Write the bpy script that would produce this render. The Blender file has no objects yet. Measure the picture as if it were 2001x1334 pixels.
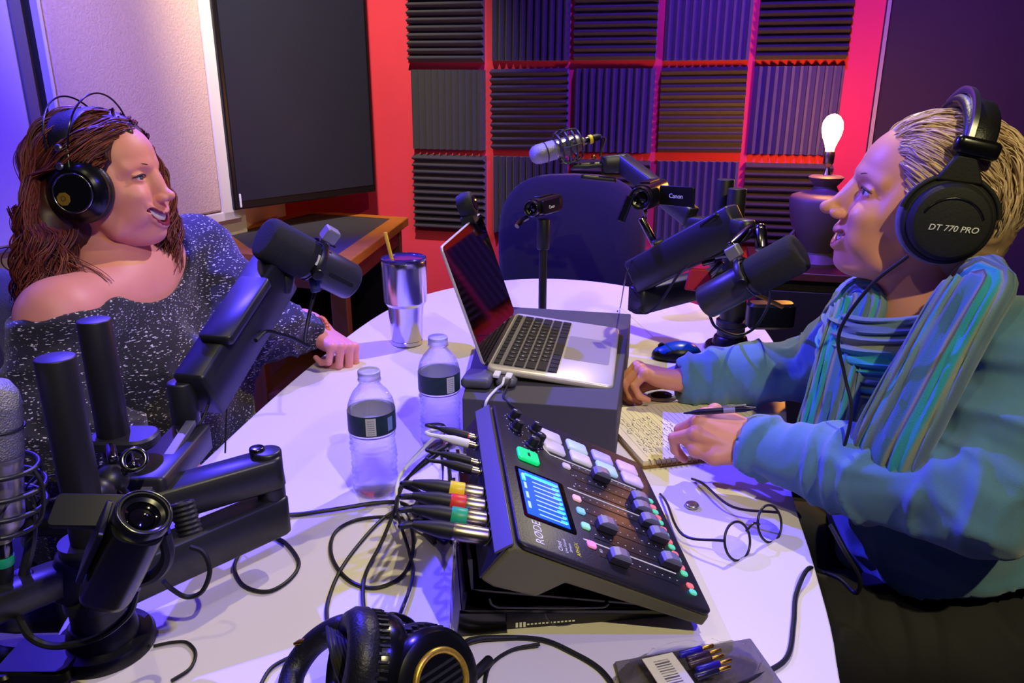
import bpy, math, random
import numpy as np
from mathutils import Matrix, Vector, Euler
R = math.radians
COL = bpy.context.scene.collection
random.seed(7)
# ---------------------------------------------------------------- camera model (used to measure positions)
F, PITCH, CAMZ = 1500.0, R(18.0), 1.30
TZ = 0.74                                   # table top height
FW = Vector((0, math.cos(PITCH), -math.sin(PITCH))); UP = Vector((0, math.sin(PITCH), math.cos(PITCH)))
def ray(px, py):
    return FW + Vector((1, 0, 0)) * ((px - 1000.5) / F) + UP * ((667 - py) / F)
def PZ(px, py, z=TZ):
    d = ray(px, py); s = (z - CAMZ) / d.z
    return Vector((d.x * s, d.y * s, z))
def PD(px, py, depth):
    d = ray(px, py) * depth
    return Vector((d.x, d.y, d.z + CAMZ))
# ---------------------------------------------------------------- materials
MATS = {}
def srgb(r, g, b):
    f = lambda c: (c / 255 / 12.92) if c / 255 <= .04045 else ((c / 255 + .055) / 1.055) ** 2.4
    return (f(r), f(g), f(b), 1)
def mat(name, col, rough=.6, metal=0, bump=0, bscale=200, spec=.5, emit=None, estr=0, trans=0, ior=1.45, alpha=1, var=0, vscale=8, coat=0, sheen=0, stretch=None, sss=0):
    if name in MATS: return MATS[name]
    m = bpy.data.materials.new(name); m.use_nodes = True
    nt = m.node_tree; b = nt.nodes['Principled BSDF']
    b.inputs['Base Color'].default_value = col
    b.inputs['Roughness'].default_value = rough
    b.inputs['Metallic'].default_value = metal
    b.inputs['Specular IOR Level'].default_value = spec
    b.inputs['Transmission Weight'].default_value = trans
    b.inputs['IOR'].default_value = ior
    b.inputs['Alpha'].default_value = alpha
    b.inputs['Coat Weight'].default_value = coat
    b.inputs['Sheen Weight'].default_value = sheen
    if sss:
        b.inputs['Subsurface Weight'].default_value = sss
        b.inputs['Subsurface Radius'].default_value = (.012, .005, .003)
        b.inputs['Subsurface Scale'].default_value = 1
    if emit:
        b.inputs['Emission Color'].default_value = emit; b.inputs['Emission Strength'].default_value = estr
    if bump or var:
        tc = nt.nodes.new('ShaderNodeTexCoord'); mp = nt.nodes.new('ShaderNodeMapping')
        nt.links.new(tc.outputs['Object'], mp.inputs['Vector'])
        if stretch: mp.inputs['Scale'].default_value = stretch
    if bump:
        n = nt.nodes.new('ShaderNodeTexNoise'); n.inputs['Scale'].default_value = bscale; n.inputs['Detail'].default_value = 3
        nt.links.new(mp.outputs[0], n.inputs['Vector'])
        bp = nt.nodes.new('ShaderNodeBump'); bp.inputs['Strength'].default_value = bump; bp.inputs['Distance'].default_value = .002
        nt.links.new(n.outputs['Fac'], bp.inputs['Height']); nt.links.new(bp.outputs['Normal'], b.inputs['Normal'])
    if var:
        n = nt.nodes.new('ShaderNodeTexNoise'); n.inputs['Scale'].default_value = vscale; n.inputs['Detail'].default_value = 4
        nt.links.new(mp.outputs[0], n.inputs['Vector'])
        mx = nt.nodes.new('ShaderNodeMix'); mx.data_type = 'RGBA'
        mx.inputs['A'].default_value = tuple(c * (1 - var) for c in col[:3]) + (1,)
        mx.inputs['B'].default_value = tuple(min(1, c * (1 + var)) for c in col[:3]) + (1,)
        nt.links.new(n.outputs['Fac'], mx.inputs['Factor']); nt.links.new(mx.outputs['Result'], b.inputs['Base Color'])
    MATS[name] = m
    return m
# ---------------------------------------------------------------- geometry helpers
def frame(o, x=None, y=None, z=None):
    """4x4 with origin o; give two axes (first listed of z,x,y kept exactly)."""
    o = Vector(o)
    if z is not None:
        z = Vector(z).normalized()
        if x is not None:
            x = Vector(x); x = (x - z * x.dot(z)).normalized(); y = z.cross(x)
        elif y is not None:
            y = Vector(y); y = (y - z * y.dot(z)).normalized(); x = y.cross(z)
        else:
            a = Vector((1, 0, 0)) if abs(z.x) < .9 else Vector((0, 1, 0))
            x = (a - z * a.dot(z)).normalized(); y = z.cross(x)
    else:
        x = Vector(x).normalized(); y = Vector(y); y = (y - x * y.dot(x)).normalized(); z = x.cross(y)
    return Matrix(((x.x, y.x, z.x, o.x), (x.y, y.y, z.y, o.y), (x.z, y.z, z.z, o.z), (0, 0, 0, 1)))
def smooth_path(pts, n):
    pts = [Vector(p) for p in pts]
    if len(pts) < 3:
        return [pts[0].lerp(pts[1], i / n) for i in range(n + 1)]
    P = [pts[0] * 2 - pts[1]] + pts + [pts[-1] * 2 - pts[-2]]
    out = []
    segs = len(pts) - 1; per = max(2, int(round(n / segs)))
    for i in range(segs):
        a, b, c, d = P[i:i + 4]
        for k in range(per):
            t = k / per
            out.append(.5 * ((2 * b) + (c - a) * t + (2 * a - 5 * b + 4 * c - d) * t * t + (3 * b - a - 3 * c + d) * t ** 3))
    out.append(pts[-1]); return out
class MB:
    def __init__(s, M=None): s.v = []; s.f = []; s.mi = []; s.M = M or Matrix.Identity(4); s.cur = 0
    def add(s, vs, fs, M=None):
        o = len(s.v); T = s.M @ M if M is not None else s.M
        s.v += [T @ Vector(p) for p in vs]; s.f += [tuple(i + o for i in f) for f in fs]; s.mi += [s.cur] * len(fs); return s
    def box(s, c, size, M=None):
        c = Vector(c); h = Vector(size) / 2
        vs = [(c.x + i * h.x, c.y + j * h.y, c.z + k * h.z) for i in (-1, 1) for j in (-1, 1) for k in (-1, 1)]
        return s.add(vs, [(0, 1, 3, 2), (4, 6, 7, 5), (0, 4, 5, 1), (2, 3, 7, 6), (0, 2, 6, 4), (1, 5, 7, 3)], M)
    def lathe(s, prof, M=None, n=28, cap=True):
        vs = []; fs = []
        for r, z in prof:
            for i in range(n):
                a = 2 * math.pi * i / n; vs.append((r * math.cos(a), r * math.sin(a), z))
        for k in range(len(prof) - 1):
            for i in range(n):
                j = (i + 1) % n; fs.append((k * n + i, k * n + j, (k + 1) * n + j, (k + 1) * n + i))
        if cap:
            fs.append(tuple(range(n))[::-1]); fs.append(tuple((len(prof) - 1) * n + i for i in range(n)))
        return s.add(vs, fs, M)
    def cyl(s, a, b, r0, r1=None, n=24):
        a = Vector(a); b = Vector(b); r1 = r0 if r1 is None else r1
        return s.lathe([(r0, 0), (r1, (b - a).length)], frame(a, z=b - a), n)
    def rod(s, a, b, r, bev=.003, n=28):      # cylinder with softened rims
        a = Vector(a); b = Vector(b); L = (b - a).length
        return s.lathe([(r - bev, 0), (r - bev * .3, bev * .3), (r, bev), (r, L - bev), (r - bev * .3, L - bev * .3), (r - bev, L)], frame(a, z=b - a), n)
    def tube(s, pts, r, n=8, samples=None, closed=False, rf=None):
        P = smooth_path(pts, samples or (len(pts) - 1) * 7)
        vs = []; fs = []; t0 = (P[1] - P[0]).normalized()
        a = Vector((0, 0, 1)) if abs(t0.z) < .9 else Vector((1, 0, 0)); x = (a - t0 * a.dot(t0)).normalized()
        for i, p in enumerate(P):
            t = (P[min(i + 1, len(P) - 1)] - P[max(i - 1, 0)])
            if t.length < 1e-9: t = t0
            t.normalize(); x = (x - t * x.dot(t)).normalized(); y = t.cross(x)
            rr = r * (rf(i / (len(P) - 1)) if rf else 1)
            for k in range(n):
                an = 2 * math.pi * k / n; vs.append(p + x * (rr * math.cos(an)) + y * (rr * math.sin(an)))
        for i in range(len(P) - 1):
            for k in range(n):
                j = (k + 1) % n; fs.append((i * n + k, i * n + j, (i + 1) * n + j, (i + 1) * n + k))
        fs.append(tuple(range(n))[::-1]); fs.append(tuple((len(P) - 1) * n + k for k in range(n)))
        return s.add(vs, fs)
    def prism(s, poly, z0, z1, M=None):
        n = len(poly); vs = [(p[0], p[1], z0) for p in poly] + [(p[0], p[1], z1) for p in poly]
        fs = [tuple(range(n))[::-1], tuple(range(n, 2 * n))] + [(i, (i + 1) % n, n + (i + 1) % n, n + i) for i in range(n)]
        return s.add(vs, fs, M)
    def rbox(s, c, size, r, M=None, seg=5, bev=0):   # slab with rounded plan corners, optional softened top edge
        c = Vector(c); hx, hy, hz = size[0] / 2, size[1] / 2, size[2] / 2
        def poly(d):
            out = []
            for sx, sy, a0 in ((1, 1, 0), (-1, 1, 90), (-1, -1, 180), (1, -1, 270)):
                for k in range(seg + 1):
                    a = R(a0 + 90 * k / seg); rr = r - d
                    out.append((c.x + sx * (hx - r) + rr * math.cos(a), c.y + sy * (hy - r) + rr * math.sin(a)))
            return out
        lv = [(bev, -hz), (0, -hz + bev), (0, hz - bev), (bev, hz)] if bev else [(0, -hz), (0, hz)]
        vs = []; m = 4 * (seg + 1); fs = []
        for d, z in lv: vs += [(x, y, c.z + z) for x, y in poly(d)]
        for k in range(len(lv) - 1):
            for i in range(m):
                j = (i + 1) % m; fs.append((k * m + i, k * m + j, (k + 1) * m + j, (k + 1) * m + i))
        fs.append(tuple(range(m))[::-1]); fs.append(tuple((len(lv) - 1) * m + i for i in range(m)))
        return s.add(vs, fs, M)
    def ell(s, c, r, M=None, nu=24, nv=14):
        r = (r, r, r) if not hasattr(r, '__len__') else r
        vs = []; fs = []
        for j in range(nv + 1):
            t = math.pi * j / nv
            for i in range(nu):
                a = 2 * math.pi * i / nu
                vs.append((c[0] + r[0] * math.sin(t) * math.cos(a), c[1] + r[1] * math.sin(t) * math.sin(a), c[2] - r[2] * math.cos(t)))
        for j in range(nv):
            for i in range(nu):
                k = (i + 1) % nu; fs.append((j * nu + i, j * nu + k, (j + 1) * nu + k, (j + 1) * nu + i))
        return s.add(vs, fs, M)
    def torus(s, c, Rr, r, M=None, nu=40, nv=10, a0=0, a1=360):
        vs = []; fs = []; full = abs(a1 - a0) >= 360; m = nu if full else nu + 1
        for i in range(m):
            a = R(a0 + (a1 - a0) * i / nu)
            for k in range(nv):
                b = 2 * math.pi * k / nv; q = Rr + r * math.cos(b)
                vs.append((c[0] + q * math.cos(a), c[1] + q * math.sin(a), c[2] + r * math.sin(b)))
        for i in range(nu if full else nu):
            i2 = (i + 1) % m
            for k in range(nv):
                k2 = (k + 1) % nv; fs.append((i * nv + k, i2 * nv + k, i2 * nv + k2, i * nv + k2))
        return s.add(vs, fs, M)
    def build(s, name, mats, parent=None, smooth=True, ang=38, bev=0, bseg=2, sub=0):
        me = bpy.data.meshes.new(name)
        off = wloc(parent)
        me.from_pydata([tuple(p - off) for p in s.v], [], s.f)
        mats = mats if isinstance(mats, (list, tuple)) else [mats]
        for m in mats: me.materials.append(m)
        if len(mats) > 1: me.polygons.foreach_set('material_index', s.mi)
        me.validate(clean_customdata=False)
        if smooth:
            me.shade_smooth(); me.set_sharp_from_angle(angle=R(ang))
        o = bpy.data.objects.new(name, me); COL.objects.link(o)
        if parent: o.parent = parent
        if bev:
            b = o.modifiers.new('Bevel', 'BEVEL'); b.width = bev; b.segments = bseg; b.limit_method = 'ANGLE'; b.angle_limit = R(35)
        if sub:
            b = o.modifiers.new('Sub', 'SUBSURF'); b.levels = sub; b.render_levels = sub
        return o
def wloc(o):
    v = Vector((0, 0, 0))
    while o is not None: v = v + o.location; o = o.parent
    return v
def thing(name, loc, label, cat, group=None):
    o = bpy.data.objects.new(name, None); COL.objects.link(o); o.location = loc; o.empty_display_size = .05
    return tag(o, label, cat, group)
def tag(o, label, cat, group=None, kind=None):
    o['label'] = label; o['category'] = cat
    if group: o['group'] = group
    if kind: o['kind'] = kind
    return o
def centre(o):
    """move a single-mesh thing's origin to the middle of its underside"""
    vs = np.array([v.co for v in o.data.vertices]); lo = vs.min(0); hi = vs.max(0)
    c = Vector(((lo[0] + hi[0]) / 2, (lo[1] + hi[1]) / 2, lo[2]))
    o.data.transform(Matrix.Translation(-c)); o.location = o.location + c; return o
def struct(o): o['kind'] = 'structure'; return o
def copy_tree(o, parent=None):
    c = o.copy(); COL.objects.link(c)
    if parent: c.parent = parent
    for ch in list(o.children): copy_tree(ch, c)
    return c
def text(s, size, M, m, name, parent, align='CENTER', ext=.0002, shear=0, sx=1):
    cu = bpy.data.curves.new('lettering', 'FONT'); cu.body = s; cu.size = size; cu.align_x = align; cu.align_y = 'CENTER'; cu.extrude = ext; cu.resolution_u = 3; cu.shear = shear
    t = bpy.data.objects.new('tmp', cu); COL.objects.link(t)
    me = bpy.data.meshes.new_from_object(t.evaluated_get(bpy.context.evaluated_depsgraph_get()))
    bpy.data.objects.remove(t)
    me.transform(Matrix.Diagonal((sx, 1, 1, 1))); me.transform(M); me.transform(Matrix.Translation(-wloc(parent)))
    me.materials.clear(); me.materials.append(m)
    o = bpy.data.objects.new(name, me); COL.objects.link(o); o.parent = parent
    return o
# ---------------------------------------------------------------- implicit surfaces (smooth unions meshed with surface nets)
class SDF:
    def __init__(s, lo, hi, h):
        s.lo = np.array(lo, float); s.h = h
        s.n = np.ceil((np.array(hi) - s.lo) / h).astype(int) + 1
        s.F = np.full(s.n, 1.0, np.float32)
    def _sub(s, lo, hi, pad):
        a = np.maximum(np.floor((np.array(lo) - pad - s.lo) / s.h).astype(int), 0)
        b = np.minimum(np.ceil((np.array(hi) + pad - s.lo) / s.h).astype(int) + 1, s.n)
        if (b <= a).any(): return None
        g = [(s.lo[i] + s.h * np.arange(a[i], b[i])).astype(np.float32) for i in range(3)]
        return tuple(slice(a[i], b[i]) for i in range(3)), g[0][:, None, None], g[1][None, :, None], g[2][None, None, :]
    def _put(s, sl, d, k, op):
        f = s.F[sl]
        if op == 'u':
            if k > 0:
                h = np.clip(.5 + .5 * (f - d) / k, 0, 1); s.F[sl] = f * (1 - h) + d * h - k * h * (1 - h)
            else: s.F[sl] = np.minimum(f, d)
        else:
            d = -d
            if k > 0:
                h = np.clip(.5 - .5 * (f - d) / k, 0, 1); s.F[sl] = f * (1 - h) + d * h + k * h * (1 - h)
            else: s.F[sl] = np.maximum(f, d)
    def cap(s, a, b, r0, r1=None, k=.01, op='u'):
        r1 = r0 if r1 is None else r1; a = np.array(a, float); b = np.array(b, float); rm = max(r0, r1)
        q = s._sub(np.minimum(a, b) - rm, np.maximum(a, b) + rm, k + 3 * s.h)
        if q is None: return s
        sl, x, y, z = q; ba = b - a; L = max(ba @ ba, 1e-12)
        t = np.clip(((x - a[0]) * ba[0] + (y - a[1]) * ba[1] + (z - a[2]) * ba[2]) / L, 0, 1)
        d = np.sqrt((x - a[0] - ba[0] * t) ** 2 + (y - a[1] - ba[1] * t) ** 2 + (z - a[2] - ba[2] * t) ** 2) - (r0 + (r1 - r0) * t)
        s._put(sl, d, k, op); return s
    def chain(s, pts, rs, k=.01, op='u'):
        for i in range(len(pts) - 1): s.cap(pts[i], pts[i + 1], rs[i], rs[i + 1], k, op)
        return s
    def ell(s, c, r, rot=None, k=.01, op='u'):
        c = np.array(c, float); r = np.array([r] * 3 if np.isscalar(r) else r, float); rm = r.max() if rot is not None else r
        q = s._sub(c - rm, c + rm, k + 3 * s.h)
        if q is None: return s
        sl, x, y, z = q; x = x - c[0]; y = y - c[1]; z = z - c[2]
        if rot is not None:
            m = np.array(Euler([R(v) for v in rot]).to_matrix()).T
            x, y, z = (m[i][0] * x + m[i][1] * y + m[i][2] * z for i in range(3))
        k0 = np.sqrt((x / r[0]) ** 2 + (y / r[1]) ** 2 + (z / r[2]) ** 2); k1 = np.sqrt((x / r[0] ** 2) ** 2 + (y / r[1] ** 2) ** 2 + (z / r[2] ** 2) ** 2)
        d = k0 * (k0 - 1) / np.maximum(k1, 1e-9)
        d = np.where(k0 < .05, -r.min(), d)
        s._put(sl, d, k, op); return s
    def cut(s, p, n, k=.0):       # keep the side where (x-p).n < 0
        n = np.array(n, float); n /= np.linalg.norm(n)
        g = [(s.lo[i] + s.h * np.arange(s.n[i])).astype(np.float32) for i in range(3)]
        d = (g[0][:, None, None] - p[0]) * n[0] + (g[1][None, :, None] - p[1]) * n[1] + (g[2][None, None, :] - p[2]) * n[2]
        s._put((slice(None),) * 3, -d, k, 's'); return s
    def mesh(s):
        F = s.F; I = F < 0
        nx, ny, nz = s.n; act = None
        cs = [(i, j, k) for i in (0, 1) for j in (0, 1) for k in (0, 1)]
        cnt = np.zeros((nx - 1, ny - 1, nz - 1), np.int8)
        for i, j, k in cs: cnt += I[i:nx - 1 + i, j:ny - 1 + j, k:nz - 1 + k]
        act = (cnt > 0) & (cnt < 8); idx = np.full(act.shape, -1, np.int64); A = np.argwhere(act); idx[act] = np.arange(len(A))
        acc = np.zeros((len(A), 3)); w = np.zeros(len(A))
        edges = [(a, b) for a in cs for b in cs if sum(abs(p - q) for p, q in zip(a, b)) == 1 and a < b]
        for a, b in edges:
            fa = F[A[:, 0] + a[0], A[:, 1] + a[1], A[:, 2] + a[2]].astype(float); fb = F[A[:, 0] + b[0], A[:, 1] + b[1], A[:, 2] + b[2]].astype(float)
            c = (fa < 0) != (fb < 0); t = np.where(c, fa / np.where(c, fa - fb, 1), 0)[:, None]
            p = np.array(a) + (np.array(b) - np.array(a)) * t
            acc[c] += p[c]; w[c] += 1
        V = s.lo + s.h * (A + acc / w[:, None])
        Q = []
        for ax in range(3):
            a = [slice(None)] * 3; b = [slice(None)] * 3; a[ax] = slice(0, -1); b[ax] = slice(1, None)
            ch = I[tuple(a)] != I[tuple(b)]; o1, o2 = [(1, 2), (2, 0), (0, 1)][ax]
            E = np.argwhere(ch); ok = (E[:, o1] > 0) & (E[:, o2] > 0) & (E[:, o1] < s.n[o1] - 1) & (E[:, o2] < s.n[o2] - 1); E = E[ok]
            fl = I[E[:, 0], E[:, 1], E[:, 2]]
            def at(d1, d2):
                G = E.copy(); G[:, o1] += d1; G[:, o2] += d2; return idx[G[:, 0], G[:, 1], G[:, 2]]
            q = np.stack([at(-1, -1), at(0, -1), at(0, 0), at(-1, 0)], 1); q[~fl] = q[~fl][:, ::-1]; Q.append(q)
        return V, np.concatenate(Q)
def vnoise(p, seed=0):
    rs = np.random.RandomState(seed); T = rs.rand(32, 32, 32); i = np.floor(p).astype(int); f = p - i; f = f * f * (3 - 2 * f); i %= 32; j = (i + 1) % 32
    g = lambda a, b, c: T[a, b, c]
    x0, y0, z0 = i.T; x1, y1, z1 = j.T; fx, fy, fz = f.T
    c00 = g(x0, y0, z0) * (1 - fx) + g(x1, y0, z0) * fx; c10 = g(x0, y1, z0) * (1 - fx) + g(x1, y1, z0) * fx
    c01 = g(x0, y0, z1) * (1 - fx) + g(x1, y0, z1) * fx; c11 = g(x0, y1, z1) * (1 - fx) + g(x1, y1, z1) * fx
    return (c00 * (1 - fy) + c10 * fy) * (1 - fz) + (c01 * (1 - fy) + c11 * fy) * fz
def ridge(p, seed=0): return (1 - np.abs(2 * vnoise(p, seed) - 1)) ** 2
def vnormals(V, Q):
    n = np.cross(V[Q[:, 2]] - V[Q[:, 0]], V[Q[:, 3]] - V[Q[:, 1]]); N = np.zeros_like(V)
    for k in range(4): np.add.at(N, Q[:, k], n)
    return N / np.maximum(np.linalg.norm(N, axis=1, keepdims=True), 1e-12)
def relax(V, Q, it=2, w=.5):
    for _ in range(it):
        acc = np.zeros_like(V); c = np.zeros(len(V))
        for k in range(4):
            for l in (1, 3): np.add.at(acc, Q[:, k], V[Q[:, (k + l) % 4]]); np.add.at(c, Q[:, k], 1)
        V = V * (1 - w) + w * acc / np.maximum(c, 1)[:, None]
    return V
def np_obj(name, V, Q, mats, parent=None, mi=None, M=None):
    if M is not None:
        m = np.array(M); V = V @ m[:3, :3].T + m[:3, 3]
    off = np.array(wloc(parent)); V = V - off
    me = bpy.data.meshes.new(name); me.vertices.add(len(V)); me.vertices.foreach_set('co', V.astype(np.float32).ravel())
    me.loops.add(len(Q) * 4); me.loops.foreach_set('vertex_index', Q.astype(np.int32).ravel())
    me.polygons.add(len(Q)); me.polygons.foreach_set('loop_start', np.arange(0, len(Q) * 4, 4, dtype=np.int32)); me.polygons.foreach_set('loop_total', np.full(len(Q), 4, np.int32))
    mats = mats if isinstance(mats, (list, tuple)) else [mats]
    for m in mats: me.materials.append(m)
    if mi is not None: me.polygons.foreach_set('material_index', mi.astype(np.int32))
    me.update(calc_edges=True); me.validate(); me.shade_smooth()
    o = bpy.data.objects.new(name, me); COL.objects.link(o)
    if parent: o.parent = parent
    return o
def xf(V, M):
    m = np.array(M); return V @ m[:3, :3].T + m[:3, 3]
# ================================================================ THE ROOM
cam_d = bpy.data.cameras.new('camera'); cam = bpy.data.objects.new('camera', cam_d); COL.objects.link(cam)
cam_d.sensor_width = 36; cam_d.lens = 36 * F / 2001; cam.location = (0, 0, CAMZ); cam.rotation_euler = (math.pi / 2 - PITCH, 0, 0)
cam_d.shift_x = -.0; cam_d.clip_start = .02
sc = bpy.context.scene; sc.camera = cam
sc.view_settings.view_transform = 'Standard'; sc.view_settings.look = 'None'; sc.view_settings.gamma = 1; sc.view_settings.exposure = 0; sc.view_settings.use_curve_mapping = False
# measured plan: red wall through A-B, left wall through C-D
A = PD(870, 215, 3.10); B = PD(1560, 215, 2.79); A.z = B.z = 0
wd = (B - A).normalized(); wn = Vector((wd.y, -wd.x, 0))          # wn points into the room
C_ = PD(455, 420, 2.62); D_ = PD(0, 492, 1.93); C_.z = D_.z = 0
ld = (C_ - D_).normalized()
def isect(p, d, q, e):
    t = ((q.x - p.x) * e.y - (q.y - p.y) * e.x) / (d.x * e.y - d.y * e.x); return p + d * t
cR = ray(548, 300); cR.z = 0; cornerL = isect(A, wd, Vector((0, 0, 0)), cR); Cend = C_ + ld * .06
def on_wall(px, py, off=0.0):          # point on the red wall plane
    d = ray(px, py); o = Vector((0, 0, CAMZ)); p = A + wn * off
    s = (p - o).dot(wn) / d.dot(wn); return o + d * s
RR = on_wall(1700, 235); RR.z = 0
cornerR = RR.copy()
rd = Vector((.90, -.44, 0)).normalized()        # right wall runs toward the camera's right
HC = 2.75
m_red = mat('red_wall_paint', srgb(218, 56, 74), .75, bump=.15, bscale=90, var=.05)
m_left = mat('left_wall_paint', srgb(214, 208, 205), .8, bump=.1, bscale=60)
m_fab = mat('woven_wall_fabric', srgb(226, 196, 178), .95, bump=.9, bscale=170, var=.16, vscale=120)
m_trim = mat('white_trim', srgb(240, 232, 222), .5)
m_dark = mat('charcoal_wall', srgb(36, 31, 31), .8, bump=.3, bscale=220)
m_ceil = mat('ceiling_paint', srgb(120, 118, 120), .9)
m_floor = mat('grey_carpet', srgb(100, 92, 88), 1, bump=1, bscale=300, var=.3, vscale=60)
def wall(name, p, q, m, th=.1):
    n = Vector((q - p)).normalized(); nn = Vector((-n.y, n.x, 0))
    mb = MB(); mb.prism([(p.x, p.y), (q.x, q.y), (q.x + nn.x * th, q.y + nn.y * th), (p.x + nn.x * th, p.y + nn.y * th)], 0, HC)
    return struct(mb.build(name, m, smooth=False))
far_l = D_ - ld * 3.2; far_r = cornerR + rd * 2.6
wall('wall_left', far_l, Cend, m_left); wall('wall_left', Cend - Vector((.02, 0, 0)), cornerL, m_left)
wall('wall_back', cornerL, cornerR, m_red)
wall('wall_right', cornerR, far_r, m_dark)
mb = MB(); mb.prism([(-4, -1.5), (4, -1.5), (4, 4), (-4, 4)], -.05, 0); struct(mb.build('floor', m_floor, smooth=False))
mb = MB(); mb.prism([(-4, -1.5), (4, -1.5), (4, 4), (-4, 4)], HC, HC + .05); struct(mb.build('ceiling', m_ceil, smooth=False))
# baseboards
def base(name, p, q, m):
    n = (q - p).normalized(); nn = Vector((n.y, -n.x, 0)); mb = MB()
    mb.prism([(p.x, p.y), (p.x + nn.x * .012, p.y + nn.y * .012), (q.x + nn.x * .012, q.y + nn.y * .012), (q.x, q.y)], 0, .1)
    return struct(mb.build(name, m, smooth=False, bev=.003))
base('baseboard_left', far_l, Cend, m_trim); base('baseboard_back', cornerL, cornerR, mat('dark_baseboard', srgb(40, 24, 34), .6)); base('baseboard_right', cornerR, far_r, MATS['dark_baseboard'])
# fabric panels of the left wall (framed)
ln = Vector((ld.y, -ld.x, 0))
def on_left(px, py, off=0.0):
    d = ray(px, py); o = Vector((0, 0, CAMZ)); p = C_ + ln * off
    return o + d * ((p - o).dot(ln) / d.dot(ln))
def left_s(px, py): return (on_left(px, py) - C_).dot(ld)
def panel(name, s0, s1, z0, z1, fw, label, m, mt):
    c = C_ + ld * ((s0 + s1) / 2); th = .035
    t = thing(name, (c.x, c.y, z0), label, 'wall panel')
    M = frame(Vector((c.x, c.y, 0)), x=ld, z=ln)      # x along wall, y up, z into room
    M = frame(Vector((c.x, c.y, 0)), x=ld, y=Vector((0, 0, 1)))
    sgn = 1 if M.col[2].to_3d().dot(ln) > 0 else -1
    w = (s1 - s0) / 2
    mb = MB(M); mb.box(((fw * .2 - fw) / 2 , (z0 + z1) / 2, sgn * th * .45), (2 * w - fw * 1.2, z1 - z0 - fw * .8, th * .9)); mb.build('fabric', m, t, bev=.006)
    mb = MB(M)
    for x0, x1, y0, y1 in ((-w, w, z0, z0 + fw * .35), (-w, w, z1 - fw, z1), (-w, -w + fw * .12, z0, z1), (w - fw, w, z0, z1)):
        mb.box(((x0 + x1) / 2, (y0 + y1) / 2, sgn * th * .5), (x1 - x0, y1 - y0, th))
    mb.build('frame', mt, t, bev=.003)
    return t
zb = on_left(420, 432).z
s_gap = left_s(66, 120)
panel('fabric_panel', s_gap + .012, left_s(446, 300), zb, 2.5, .085, 'tall woven fabric wall panel with white frame, left of the television', m_fab, m_trim)
panel('fabric_panel', s_gap - 1.3, s_gap - .03, on_left(20, 487).z, 2.5, .03, 'smooth wall panel at the far left edge, lit blue', mat('smooth_panel', srgb(226, 220, 222), .7, bump=.2, bscale=100), mat('grey_panel_edge', srgb(120, 118, 126), .5))
mb = MB(frame(C_ + ld * (s_gap - .01), x=ld, y=Vector((0, 0, 1)))); mb.box((0.005, 1.3, .0), (.075, 2.4, .012)); struct(mb.build('trim_1', mat('dark_gap', srgb(20, 18, 30), .5)))
# large dark panel on the right wall with a pale edge strip
rn = Vector((rd.y, -rd.x, 0)); rn = rn if rn.y < 0 else -rn
c = cornerR + rd * .62
t = thing('acoustic_panel', (c.x, c.y, .45), 'large charcoal acoustic panel covering the wall behind the blonde woman', 'wall panel')
M = frame(Vector((c.x, c.y, 0)), x=rd, y=Vector((0, 0, 1))); sg = 1 if M.col[2].to_3d().dot(rn) > 0 else -1
mb = MB(M); mb.box((0, 1.55, sg * .03), (1.2, 2.1, .05)); mb.build('fabric', mat('charcoal_fabric', srgb(46, 38, 34), .85, bump=.5, bscale=260), t, bev=.008)
mb = MB(M); mb.box((-.607, 1.55, sg * .03), (.012, 2.1, .056)); mb.build('edge_strip', mat('pale_strip', srgb(150, 140, 120), .5), t)

# ---- foam tiles
m_foam = mat('charcoal_foam', srgb(32, 31, 40), .85, bump=.5, bscale=500, sheen=.3)
def foam_mesh(vertical):
    N = 11; S = .305; mb = MB(); p = S / N; base_t = .012; dep = .05
    prof = []
    for i in range(N):
        prof += [(-S / 2 + i * p + .0008, base_t), (-S / 2 + i * p + p * .44, dep), (-S / 2 + i * p + p * .56, dep)]
    prof.append((S / 2, base_t)); pts = [(-S / 2, 0)] + prof + [(S / 2, 0)]
    n = len(pts)
    if vertical: vs = [(a, -S / 2, b) for a, b in pts] + [(a, S / 2, b) for a, b in pts]
    else: vs = [(-S / 2, a, b) for a, b in pts] + [(S / 2, a, b) for a, b in pts]
    fs = [(i, i + 1, n + i + 1, n + i) for i in range(n - 1)] + [(0, n, 2 * n - 1, n - 1)]
    for i in range(N):       # end caps, one wedge each
        a = 1 + 3 * i; e = a + 3
        fs += [(a, a + 1, a + 2, e), (n + e, n + a + 2, n + a + 1, n + a)]
    fs += [(0,) + (1,) + tuple(4 + 3 * i for i in range(N - 1)) + (3 * N + 1, n - 1)][:1]
    fs += [tuple(n + i for i in fs[-1])]
    mb.add(vs, fs); me_o = mb.build('foam_tile', m_foam, smooth=False)
    return me_o
cols = [(803, 943, 812, 945, 815, 945), (968, 1110, 965, 1106, 965, 1104), (1128, 1278, 1124, 1268, 0, 0), (1303, 1456, 1290, 1443, 1278, 1426), (1478, 1650, 1466, 1632, 1452, 1606)]
colsX = [(0, 0), (0, 0), (0, 0), (0, 0), (0, 0)]
ups = {}
P0 = on_wall(873, 215); P4 = on_wall(1553, 215)
sx = [ (on_wall(x, 215) - P0).dot(wd) for x in (878, 1037, 1198, 1371, 1552)]
rowsz = [on_wall(1036, 36).z, on_wall(1036, 214).z, on_wall(1036, 382).z]
names = ['row by the ceiling', 'middle row', 'bottom row']
cn = ['leftmost column', 'second column from the left', 'centre column', 'fourth column from the left', 'rightmost column']
proto = {}
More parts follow.
